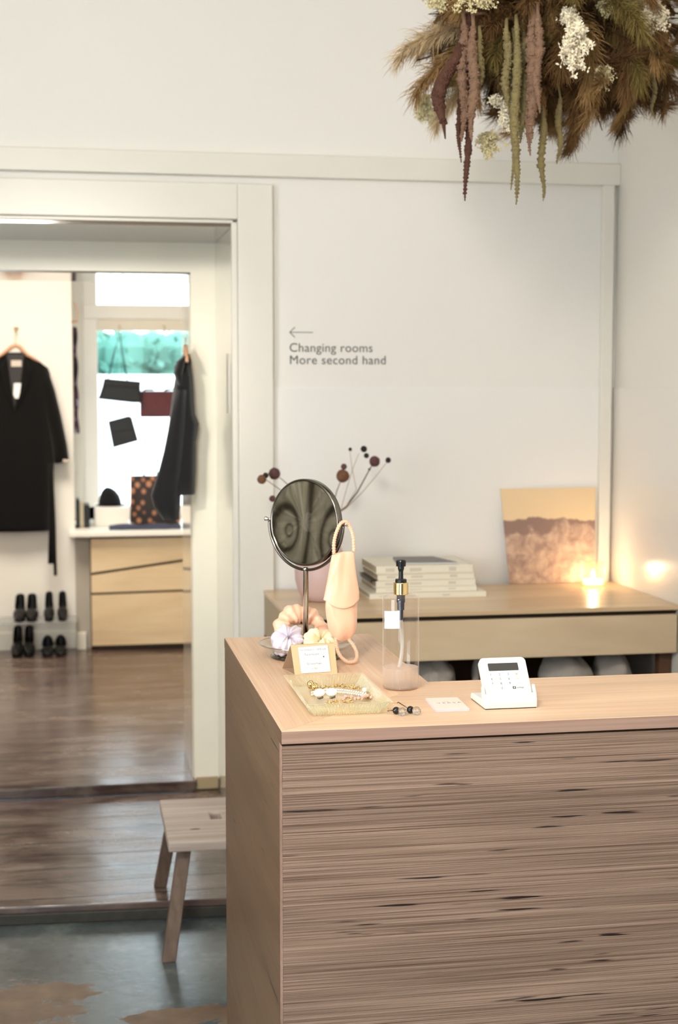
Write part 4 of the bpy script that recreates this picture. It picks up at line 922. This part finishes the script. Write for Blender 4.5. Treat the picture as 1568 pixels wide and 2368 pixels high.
obj('hanger_hook', B().tube([(CX(35), CY - .045, CZ(792)), (CX(35), CY - .04, CZ(778)), (CX(38), CY - .02, CZ(771)), (CX(36), CY + .01, CZ(766)), (CX(33), CY + .02, CZ(770))], .002, 8), M['hook'], hg, smooth=True)
tag(obj('wall_hook', B().tube([(CX(35), 8.36, CZ(755)), (CX(35), 8.33, CZ(755)), (CX(35), 8.30, CZ(768)), (CX(35), 8.28, CZ(764))], .004, 8).lathe((CX(35), 8.352, CZ(755)), [(.012, -.006), (.014, 0), (.012, .006)], 16), M['hook'], loc=(CX(35), 8.355, CZ(755)), smooth=True), 'small pale brass wall hook above the long black coat', 'hook')

# grey coat hanging edge-on at the inner doorway
GX = lambda px: .405 + (px - 430) * .00161
GZ = lambda py: 1.677 - (py - 818) * .00158
gc = thing('coat', 'charcoal coat hanging edge-on at the inner doorway in front of window', 'coat', (GX(425), 5.36, GZ(1195)))
rows = [(818, 424, 436), (830, 415, 440), (847, 402, 441), (870, 405, 443), (900, 400, 445), (928, 396, 446), (955, 393, 448), (978, 390, 456), (1000, 386, 453), (1020, 382, 450), (1085, 372, 449), (1140, 378, 446)]
obj('coat_body', B().loft([(GX((a + b_) / 2), 5.37, GZ(y), (GX(b_) - GX(a)) / 2, .06 if y > 850 else .03) for y, a, b_ in rows][::-1], 32, .035, 6), M['gfab'], gc, smooth=True)
obj('sleeve', B().loft([(GX((a + b_) / 2), 5.33, GZ(y), (GX(b_) - GX(a)) / 2, .035) for y, a, b_ in [(900, 402, 430), (980, 388, 424), (1040, 376, 420), (1090, 363, 416), (1140, 347, 412), (1165, 352, 411), (1196, 372, 409)]][::-1], 28, .04, 4), M['gfab'], gc, smooth=True)
obj('collar', B().loft([(GX(414), 5.34, GZ(890), .010, .03), (GX(410), 5.34, GZ(862), .017, .045), (GX(416), 5.345, GZ(836), .016, .045), (GX(430), 5.35, GZ(820), .010, .03)], 20), M['gfab'], gc, smooth=True)
hg2 = thing('coat_hanger', 'wooden hanger tip above the charcoal coat at the doorway', 'hanger', (GX(430), 5.37, GZ(830)))
obj('hanger_arms', B().tube([(GX(428), 5.30, GZ(836)), (GX(428), 5.36, GZ(806)), (GX(429), 5.38, GZ(800)), (GX(429), 5.42, GZ(834))], [.006, .009, .009, .006], 10), M['hanger'], hg2, smooth=True)
obj('hanger_hook', B().tube([(GX(428), 5.37, GZ(800)), (GX(428), 5.37, GZ(788)), (GX(430), 5.40, GZ(780)), (GX(431), 5.448, GZ(782))], .0018, 8), M['hook'], hg2, smooth=True)

# bags and things hanging in the window
def strap(pts, r, m_, par, name='strap'): return obj(name, B().tube(pts, r, 8), m_, par, smooth=True)
hbg = thing('handbag', 'black leather handbag hanging by a long strap in the back window', 'bag', (.265, 8.8, 1.45))
bp = B(); ring0 = [(.180, 1.611), (.385, 1.592), (.392, 1.468), (.336, 1.470), (.140, 1.492), (.150, 1.520)]
bp.rings([[(x, 8.74 + dy, z) for x, z in [((px_ - .265) * s + .265, (pz - 1.54) * s + 1.54) for px_, pz in ring0]] for dy, s in ((-.035, .90), (-.02, 1), (.02, 1), (.035, .9))])
obj('bag_body', bp, M['leather'], hbg, bevel=.006)
obj('flap', B().prism_y([(.176, 1.614), (.388, 1.595), (.385, 1.555), (.166, 1.570)], 8.70, 8.708), M['leather'], hbg, bevel=.004)
strap([(.20, 8.74, 1.605), (.235, 8.77, 1.75), (.272, 8.79, 1.885), (.292, 8.77, 1.72), (.312, 8.74, 1.602)], .004, M['leather'], hbg)
b2 = thing('handbag', 'burgundy leather handbag hanging in the back window beside coat', 'bag', (.49, 8.8, 1.38))
obj('bag_body', B().rings([[(x, 8.81 + dy, z) for x, z in ((.388, 1.54), (.60, 1.54), (.60, 1.384), (.386, 1.384))] for dy in (-.03, .03)]), M['burg'], b2, bevel=.01)
strap([(.405, 8.81, 1.538), (.42, 8.81, 1.548), (.47, 8.81, 1.548)], .006, M['leather'], b2, 'handle'); strap([(.53, 8.81, 1.545), (.58, 8.81, 1.552), (.60, 8.81, 1.54)], .006, M['leather'], b2, 'handle')
b2s = strap([(.46, 8.81, 1.545), (.52, 8.81, 1.72), (.535, 8.81, 1.90), (.545, 8.81, 1.72), (.56, 8.81, 1.545)], .0008, M['twig2'], b2, 'cord')
b3 = thing('pouch', 'small square black pouch hanging tilted in the back window', 'bag', (.29, 8.82, 1.2))
obj('bag_body', B().rings([[(x, 8.86 + dy, z) for x, z in ((.198, 1.359), (.323, 1.392), (.340, 1.383), (.377, 1.243), (.227, 1.201))] for dy in (-.015, .015)]), M['leather'], b3, bevel=.004)
obj('flap', B().prism_y([(.197, 1.361), (.324, 1.394), (.348, 1.315), (.212, 1.290)], 8.838, 8.844), M['leather'], b3, bevel=.002)
strap([(.26, 8.86, 1.375), (.27, 8.87, 1.60), (.275, 8.87, 1.89)], .0006, M['paper'], b3, 'cord')
for x, lab in ((.272, 'left small brass hook on the window rail holding the black handbag'), (.535, 'right small brass hook on the window rail above burgundy handbag')):
    tag(obj('window_hook', B().tube([(x, 8.985, 1.935), (x, 8.95, 1.935), (x, 8.80, 1.92), (x, 8.785, 1.885), (x, 8.80, 1.876)], .003, 8), M['hook'], loc=(x, 8.985, 1.935), smooth=True), lab, 'hook')
tt_ = thing('tote_bag', 'brown and black dotted tote bag standing on the windowsill', 'bag', (.45, 8.5, .765))
obj('bag_body', B().loft([(.455, 8.50, .768, .130, .05), (.452, 8.50, .79, .145, .055), (.450, 8.50, .88, .142, .052), (.448, 8.50, .97, .138, .04), (.446, 8.50, 1.055, .136, .02)], 32, .02, 5), M['checks'], tt_, smooth=True)
for dy in (-.02, .02):
    strap([(.39, 8.5 + dy, 1.05), (.395, 8.5 + dy, 1.10), (.42, 8.5 + dy, 1.17), (.46, 8.5 + dy, 1.10), (.47, 8.5 + dy, 1.05)], .005, M['checks'], tt_, 'handle')
# cap on a small white box
tag(obj('display_box', B().box(.11, .30, 8.55, 8.85, .765, .872), M['white'], loc=(.2, 8.7, .765), bevel=.004), 'low white display box on the windowsill under the black cap', 'box')
cp = thing('cap', 'black peaked felt hat on the white box in the window', 'hat', (.2, 8.68, .872))
obj('crown', B().loft([(.20, 8.68, .873, .066, .08), (.20, 8.68, .895, .066, .08), (.198, 8.68, .930, .057, .065), (.194, 8.68, .958, .040, .045), (.190, 8.68, .975, .020, .02), (.188, 8.68, .98, .005, .005)], 28, .02, 5), M['cap'], cp, smooth=True)
obj('brim', B().lathe((.205, 8.68, .8722), [(.03, .0), (.088, .0005), (.09, .003), (.03, .006)], 32), M['cap'], cp, smooth=True)
cl = B(); rs = []
for i in range(24):
    s = i / 23; x = .185 + .40 * s; z = .766 + .010 * abs(math.sin(s * 7)); rs.append([(x, 8.27 + .004 * math.sin(i), .7665), (x, 8.36, .767), (x, 8.36, z + .018), (x, 8.28 + .006 * math.sin(i * 1.3), z + .012)])
tag(obj('folded_cloth', cl.rings(rs), M['dkblue'], loc=(.38, 8.32, .765), smooth=False, bevel=.003), 'dark blue folded cloth along the front of the windowsill', 'cloth')
# dark books upright at the left end of the sill
for i, (x0, x1, h, m_, lab) in enumerate([(.003, .024, .16, 'leather', 'black upright folder at the far left end of the windowsill'), (.026, .046, .145, 'page', 'beige upright folder between two black ones on the windowsill'), (.048, .080, .13, 'leather', 'black upright folder right of the beige one on the windowsill')]):
    t = thing('folder', lab, 'folder', (x0, 8.5, .765), 'upright folders on the windowsill')
    obj('cover', B().box(x0, x1, 8.44, 8.62, .7652, .765 + h), M[m_], t, bevel=.003)
# plum scarf hanging by the window reveal
sc = B(); rs = []
for i in range(20):
    z = 1.90 - .60 * i / 19; wv_ = .004 * math.sin(i * 1.1); rs.append([(.0 + .0, 8.50 + wv_, z), (.022 + wv_ + .004 * i / 19, 8.49, z), (.024 + wv_ + .004 * i / 19, 8.56, z), (.0, 8.57, z)])
tag(obj('scarf', sc.rings(rs), M['scarf'], loc=(.01, 8.53, 1.90)), 'narrow dark plum patterned scarf hanging left of the back window', 'scarf')
tag(obj('peg', B().tube([(-.005, 8.53, 1.93), (.03, 8.53, 1.935)], .006, 8).tube([(.028, 8.53, 1.93), (.028, 8.53, 1.99), (.015, 8.53, 2.04)], .004, 8), M['hanger'], loc=(.0, 8.53, 1.93)), 'wooden peg above the plum scarf by the window', 'peg')

# shoes: pointed pumps (toe to the camera) on an acrylic riser and on the floor
def pump(loc, label, wid=.078, L=.20, hh=.06, toe=.9, low=.055, round_=False, strap_=False, group='shoes by the far wall'):
    x, y, z = loc
    t = thing('shoe', label, 'shoe', loc, group)
    N = 22; A = 15; rows = []
    for i in range(N):
        s = i / (N - 1)
        w_ = wid / 2 * (min(1, (s / .30) ** toe) if s < .30 else 1 - .30 * ((s - .30) / .70) ** 1.5) * (1 if s < .92 else 1 - .6 * ((s - .92) / .08) ** 2)
        w_ = max(w_, .003)
        hgt = hh * (0 if s < .25 else min(1, ((s - .25) / .55)) ** 1.6)
        top = hgt + low * (.45 + .55 * min(1, s / .3)) if s < .35 else hgt + low * (1 - .25 * math.sin(PI * (s - .35) / .65)) + .020 * max(0, (s - .6) / .4)
        gap = 0 if s < .50 else w_ * .6 * min(1, (s - .50) / .12) 
        row = []
        for k in range(A):
            u_ = k / (A - 1); a = PI * u_   # left rim -> sole -> right rim
            px_ = -math.cos(a); 
            if gap <= .0005: xx = -w_ * math.sin(2 * PI * u_) * 1.0; zz = (hgt + top) / 2 + (top - hgt) / 2 * math.cos(2 * PI * u_)
            else:
                xx = w_ * px_ * (1 - .12 * abs(px_) ** 3) ; zz = hgt + (top - hgt) * (abs(px_) ** 2.6)
                xx = xx * (1 if abs(px_) < .9 else gap / w_ * .16 + .84)
            row.append((x + xx, y + L * s, z + .003 + zz))
        rows.append(row)
    b = B()
    for i in range(N - 1):
        pass
    vs = [p for r in rows for p in r]; fs = [(i * A + k, i * A + k + 1, (i + 1) * A + k + 1, (i + 1) * A + k) for i in range(N - 1) for k in range(A - 1)] + [tuple(range((N - 1) * A, N * A))]
    b.add(vs, fs)
    obj('upper', b, M['leather'], t, smooth=True, solid=.003)
    obj('sole', B().rings([[(x - w2, y + L * s, z + h2), (x + w2, y + L * s, z + h2), (x + w2, y + L * s, z + h2 + .003), (x - w2, y + L * s, z + h2 + .003)] for s, w2, h2 in [(.02, wid * .08, .0), (.12, wid * .33, .0), (.3, wid * .44, .0), (.45, wid * .40, hh * .18), (.7, wid * .30, hh * .75), (.97, wid * .28, hh)]]), M['cap'], t)
    obj('heel', B().rings([[(x - w2, y + L * .98 - d, z + h2), (x + w2, y + L * .98 - d, z + h2), (x + w2, y + L * .98, z + h2), (x - w2, y + L * .98, z + h2)] for w2, d, h2 in [(.010, .018, .0), (.012, .022, hh * .5), (.022, .05, hh)]]), M['cap'], t)
    if strap_:
        obj('strap', B().tube([(x + wid * .42 * math.cos(a), y + L * .75, z + hh + .02 + .055 * math.sin(a)) for a in [PI * k / 14 for k in range(15)]], .004, 8), M['leather'], t, smooth=True)
    return t
RZ = .285
rs_ = thing('shoe_riser', 'clear acrylic riser shelf carrying two pairs of black shoes', 'shelf', (-.3, 8.2, .09))
obj('shelf_top', B().box(-.75, .0, 8.085, 8.335, RZ - .006, RZ), M['acrylic'], rs_, bevel=.001)
obj('side_panel', B().box(-.006, .0, 8.085, 8.335, .09, RZ - .006), M['acrylic'], rs_)
obj('side_panel', B().box(-.75, -.744, 8.085, 8.335, .09, RZ - .006), M['acrylic'], rs_)
SX = lambda px: -.3065 + (px - 35) * .00222
for (px, wd, lab) in ((34, .070, 'first from left of the black shoes on the clear riser'), (63, .070, 'second from left of the black shoes on the clear riser')):
    pump((SX(px), 8.10, RZ), lab, wd, .215, .055, .55, .052)
for (px, wd, lab) in ((105, .056, 'third from left of the black shoes on the clear riser'), (138, .056, 'rightmost of the black shoes on the clear riser')):
    pump((SX(px), 8.10, RZ), lab, wd, .215, .058, .4, .058)
for (px, wd, lab) in ((27, .066, 'leftmost pointed black pump on the floor by the far wall'), (55, .066, 'second pointed black pump on the floor by the far wall')):
    pump((SX(px), 8.09, .09), lab, wd, .22, .070, .8, .055)
for (px, wd, lab) in ((100, .070, 'left black open sandal with ankle strap on the floor'), (132, .070, 'right black open sandal with ankle strap on the floor')):
    pump((SX(px), 8.10, .09), lab, wd, .21, .018, .45, .040, strap_=True)

# ================================================================== WARDROBE (seen in the mirror)
wd = thing('wardrobe', 'grey-brown wood-grained wardrobe reflected in the round mirror', 'wardrobe', (-2.35, 2.8, 0))
obj('carcass', B().box(-2.59, -2.2, 1.9, 3.9, 0, 2.3), M['sb_side'], wd, bevel=.003)
for k in range(3):
    d_ = obj('door', B().box(-2.2, -2.18, 1.905 + k * .665, 1.905 + k * .665 + .66, .05, 2.28), M['grainpanel'], wd, bevel=.002, loc=(-2.19, 1.905 + k * .665 + .33, 1.10))
    obj('handle', B().tube([(-2.18, 1.96 + k * .665, 1.0), (-2.155, 1.96 + k * .665, 1.02), (-2.155, 1.96 + k * .665, 1.12), (-2.18, 1.96 + k * .665, 1.14)], .005, 8), M['steel_d'], d_, smooth=True)

# ================================================================== DRIED FLOWER CLOUD
fc_c = Vector((1.23, 3.62, 2.475))
fc = thing('dried_flower_cloud', 'big hanging cloud of dried pampas, amaranth and white blossom', 'dried flowers', tuple(fc_c))
R3 = random.Random(11)
def plume(L, droop, seed, dens=300, sl=.085, sw=.00075):
    """plume along +X bending down by droop; local space"""
    r_ = random.Random(seed); b = B(); N = 14
    path = [Vector((L * (k / N) * math.cos(droop * (k / N) * .6), 0, -L * .5 * droop * (k / N) ** 2)) for k in range(N + 1)]
    b.tube([tuple(p) for p in path], [.0022 * (1 - .7 * k / N) for k in range(N + 1)], 5)
    for i in range(dens):
        s = r_.uniform(.18, 1.0); f_ = s * N; k = min(int(f_), N - 1); p = path[k].lerp(path[k + 1], f_ - k); t_ = (path[k + 1] - path[k]).normalized()
        a = r_.uniform(0, 2 * PI); side = (Vector((0, math.cos(a), 0)) + Vector((0, 0, math.sin(a)))).normalized()
        d = (t_ * r_.uniform(.7, 1.3) + side * r_.uniform(.35, .9)).normalized(); ln = sl * r_.uniform(.5, 1.15) * (1 - .45 * abs(s - .5))
        q = [p]; cur = d.copy()
        for j in range(4):
            q.append(q[-1] + cur * ln / 4); cur = (cur + Vector((0, 0, -.22)) + Vector((r_.gauss(0, .16), r_.gauss(0, .16), r_.gauss(0, .16)))).normalized()
        wv = Vector((r_.gauss(0, 1), r_.gauss(0, 1), r_.gauss(0, 1))).normalized()
        wd_ = [sw * .5, sw, sw * 1.1, sw * .8, sw * .2]; vs = []
        for j, pt_ in enumerate(q): vs += [pt_ - wv * wd_[j], pt_ + wv * wd_[j]]
        b.add(vs, [(2 * j, 2 * j + 1, 2 * j + 3, 2 * j + 2) for j in range(4)])
    me = bpy.data.meshes.new('pampas_plume'); me.from_pydata([tuple(v) for v in b.v], [], b.f); me.update(); return me
PM = {}
for key, (L, dr, dens, sl) in {'a': (.30, .8, 1000, .085), 'b': (.27, 1.5, 1100, .078), 'c': (.24, .6, 1000, .085), 'd': (.34, 1.5, 900, .095)}.items():
    for mk in ('pampas', 'pampas2', 'pampas3', 'moss'):
        if key == 'a' or mk in ('pampas', 'pampas2') or (key in 'bc' and mk in ('pampas3', 'moss')):
            if (key, 'pampas') in PM: me = PM[(key, 'pampas')].copy(); me.materials.clear()
            else: me = plume(L, dr, hash(key) % 97 if False else ord(key), dens, sl)
            me.materials.append(M[mk]); PM[(key, mk)] = me
keys_ = list(PM.keys())
def place_plume(me, base, direction, roll, scale=1):
    d = Vector(direction).normalized(); o = bpy.data.objects.new('pampas_plume', me); COL.objects.link(o)
    az = math.atan2(d.y, d.x); el = math.asin(max(-1, min(1, d.z)))
    o.rotation_euler = (Matrix.Rotation(az, 3, 'Z') @ Matrix.Rotation(-el, 3, 'Y') @ Matrix.Rotation(roll, 3, 'X')).to_euler()
    o.location = Vector(base) - fc_c; o.scale = (scale,) * 3; o.parent = fc; return o
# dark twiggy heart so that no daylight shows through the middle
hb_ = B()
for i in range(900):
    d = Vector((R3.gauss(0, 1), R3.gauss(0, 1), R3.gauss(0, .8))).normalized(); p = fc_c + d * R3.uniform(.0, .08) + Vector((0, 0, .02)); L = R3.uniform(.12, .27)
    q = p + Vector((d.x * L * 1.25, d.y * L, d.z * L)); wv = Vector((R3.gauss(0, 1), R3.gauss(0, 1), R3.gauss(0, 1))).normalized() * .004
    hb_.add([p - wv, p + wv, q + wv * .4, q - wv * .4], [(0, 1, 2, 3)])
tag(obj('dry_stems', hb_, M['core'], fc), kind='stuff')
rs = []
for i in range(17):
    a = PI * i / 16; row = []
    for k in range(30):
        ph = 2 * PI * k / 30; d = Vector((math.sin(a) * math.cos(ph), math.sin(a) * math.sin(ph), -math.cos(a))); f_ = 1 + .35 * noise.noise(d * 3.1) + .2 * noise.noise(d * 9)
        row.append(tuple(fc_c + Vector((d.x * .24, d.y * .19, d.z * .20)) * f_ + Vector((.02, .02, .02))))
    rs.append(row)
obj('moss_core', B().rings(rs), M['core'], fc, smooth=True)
mats_cycle = ['pampas2', 'pampas', 'pampas2', 'moss', 'pampas', 'pampas2']
for i in range(150):
    g_ = i * 2.399963; zc = 1 - 2 * (i + .5) / 150; rr_ = math.sqrt(1 - zc * zc)
    d = Vector((rr_ * math.cos(g_), rr_ * math.sin(g_), zc)) + Vector((R3.gauss(0, .12), R3.gauss(0, .12), R3.gauss(0, .12)))
    d.normalize(); key = R3.choice('abcbca'); mk = mats_cycle[i % 6]
    if (key, mk) not in PM: mk = 'pampas2'
    place_plume(PM[(key, mk)], fc_c + Vector((d.x * .12, d.y * .08, d.z * .08)), (d.x, d.y, d.z * .8 - .12), R3.uniform(0, 6.28) if d.z < -.5 else 0, R3.uniform(.72, 1.0) * (1.0 if d.z > -.2 else .88))
for (bx0, dx_, mk, sc_) in (((1.06, 3.6, 2.44), (-1, -.1, .12), 'pampas3', .95), ((1.05, 3.6, 2.40), (-1, -.25, -.12), 'pampas', .9), ((1.10, 3.65, 2.36), (-.9, .2, -.2), 'pampas3', .8), ((1.42, 3.65, 2.42), (1, .1, 0), 'pampas', .9), ((1.42, 3.6, 2.36), (1, -.1, -.35), 'pampas2', .85), ((1.25, 3.6, 2.36), (.3, -.2, -.9), 'pampas2', .7), ((1.2, 3.5, 2.36), (.1, -.4, -.9), 'pampas2', .75), ((1.45, 3.6, 2.45), (1, 0, .2), 'pampas3', .9)):
    place_plume(PM[('a', mk)], bx0, dx_, 0, sc_)
# amaranth tassels
def tassel(x, y, ztop, zbot, r, mk, seed, lean=0, arch=None):
    r_ = random.Random(seed); N = 46; pts = []; rad = []
    for k in range(N + 1):
        s = k / N; z = ztop + (zbot - ztop) * s
        xx = x + lean * math.sin(PI * s * .5) + .004 * math.sin(s * 9 + seed)
        pts.append((xx, y + .005 * math.sin(s * 7 + seed), z)); rad.append(r * (.45 + .55 * min(1, s * 5)) * (1 if s < .6 else 1 - .86 * ((s - .6) / .4)) * (1 + .30 * r_.uniform(-1, 1)))
    pts = [(x * .6 + 1.23 * .4, y + .16, ztop + .04), (x * .85 + 1.23 * .15, y + .07, ztop + .045), (x + .004, y + .02, ztop + .028)] + pts; rad = [r * .25, r * .3, r * .4] + rad
    if arch: pts = [(x - arch[0] * .9, y, ztop + .02), (x - arch[0] * .5, y, ztop + .035)] + pts; rad = [r * .3, r * .4] + rad
    b = B().tube(pts, rad, 9)
    for i in range(int(520 * (ztop - zbot) / .4)):
        s = r_.uniform(.02, .98); k = int(s * N) + 3; c = Vector(pts[k]); a = r_.uniform(0, 2 * PI); R_ = rad[k] * .95
        b.sphere((c.x + R_ * math.cos(a), c.y + R_ * math.sin(a), c.z), r * r_.uniform(.14, .30), 5, 3)
    o = obj('amaranth_tassel', b, M[mk], fc, smooth=True); return o
def CPX(px, y): return (px - 925) / 643 * (1.563 - .822) / 3.7 * y + .822 / 3.7 * y
def CPZ(py, y): return 1.55 + (2.43 - 1.55 - (py - 100) * .001085) / 3.7 * y
for i, (px, t0, t1, r, mk, ln, y) in enumerate([(1068, 60, 330, .0125, 'amar3', 0, 3.42), (1078, 50, 468, .0105, 'amar1', .0, 3.44), (1090, 62, 330, .0115, 'amar3', 0, 3.38), (1062, 90, 380, .008, 'amar1', 0, 3.47),
                                             (1168, 70, 260, .0105, 'amar2', 0, 3.40), (1190, 60, 474, .0105, 'amar2', .0, 3.38), (1182, 90, 440, .0075, 'amar2', 0, 3.43), (1205, 70, 330, .010, 'amar2', 0, 3.42),
                                             (1228, 40, 330, .0145, 'amar3', 0, 3.36), (1222, 60, 360, .010, 'amar3', 0, 3.38), (1240, 30, 260, .010, 'amar3', 0, 3.34), (1252, 250, 464, .0085, 'amar2', .0, 3.42), (1248, 150, 330, .012, 'pampas2', 0, 3.44),
                                             (1290, 220, 376, .0075, 'amar2', 0, 3.44), (1105, 90, 230, .009, 'amar2', 0, 3.40), (1512, 150, 258, .006, 'amar2', 0, 3.5)]):
    tassel(CPX(px, y), y, CPZ(t0, y), CPZ(t1, y), r, mk, i + 1, ln)
# the thick arching plum tassel on the left
yt = 3.42; pth = [(1062, 110), (1050, 145), (1030, 178), (1016, 205), (1011, 235), (1016, 262), (1024, 290), (1028, 326)]
b = B().tube([(CPX(x, yt), yt, CPZ(y, yt)) for x, y in pth], [.010, .0135, .0155, .0160, .0155, .012, .005, .0015], 12)
r_ = random.Random(8)
for i in range(420):
    k = r_.randrange(0, 6); f_ = r_.random(); x = pth[k][0] + (pth[k + 1][0] - pth[k][0]) * f_; y = pth[k][1] + (pth[k + 1][1] - pth[k][1]) * f_; a = r_.uniform(0, 6.28); R_ = [.011, .0145, .0155, .0155, .013, .007][k]
    b.sphere((CPX(x, yt) + R_ * math.cos(a), yt + R_ * math.sin(a), CPZ(y, yt)), .0032, 5, 3)
obj('amaranth_tassel', b, M['amar1'], fc, smooth=True)
# white blossom sprays
def spray(px, py, w_, h_, y, mk, seed, n=230, ps=.0062):
    r_ = random.Random(seed); b = B(); c0 = Vector((CPX(px, y), y, CPZ(py, y))); sx = w_ * .0010; sz = h_ * .0010
    tips = []
    for i in range(26):
        a = r_.uniform(0, 2 * PI); q = r_.uniform(.45, 1.0); tips.append(c0 + Vector((math.cos(a) * sx * q, r_.uniform(-.02, .02), math.sin(a) * sz * q)))
    root = c0 + Vector((0, .03, sz * .9))
    for tp in tips:
        b.tube([tuple(root), tuple(root.lerp(tp, .5) + Vector((0, -.01, .005))), tuple(tp)], [.0010, .0008, .0005], 4)
        for j in range(max(4, n // 26)):
            p = root.lerp(tp, r_.uniform(.25, 1.0)) + Vector((r_.gauss(0, .004), r_.gauss(0, .006) - .006, r_.gauss(0, .004)))
            for q in range(3):
                u_ = Vector((r_.gauss(0, 1), r_.gauss(0, .6), r_.gauss(0, 1) - .4)).normalized(); v_ = u_.cross(Vector((r_.gauss(0, 1), 1, r_.gauss(0, 1)))).normalized()
                b.add([p, p + u_ * ps * .5 + v_ * ps * .28, p + u_ * ps, p + u_ * ps * .5 - v_ * ps * .28], [(0, 1, 2, 3)])
    me = b; return obj('blossom_spray', b, M[mk], fc)
spray(1327, 110, 38, 62, 3.28, 'bloom', 1, 900, .0085)
spray(1313, 45, 20, 30, 3.36, 'bloom', 2, 420, .007)
spray(1510, 30, 34, 42, 3.38, 'bloom', 3, 600, .008)
spray(1470, 5, 40, 40, 3.44, 'bloomy', 4, 500, .007)
spray(1400, 10, 40, 26, 3.42, 'bloomy', 14, 300, .006)
spray(1080, 10, 60, 34, 3.38, 'bloomy', 5, 420, .006)
spray(1010, 10, 46, 30, 3.50, 'bloomy', 6, 420, .007)
spray(1165, 270, 12, 44, 3.44, 'bloom', 7, 320, .007)
spray(1142, 236, 12, 12, 3.44, 'bloom', 8, 120, .007)
spray(1130, 340, 40, 42, 3.52, 'bloomy', 9, 300, .008)
spray(985, 265, 46, 50, 3.95, 'bloomy', 10, 900, .007)
spray(1390, 180, 30, 40, 3.42, 'bloomy', 12, 160, .006)
obj('hanging_cord', B().tube([(fc_c.x, fc_c.y, 2.6), (fc_c.x, fc_c.y, 3.3)], .002, 6), M['twig'], fc)
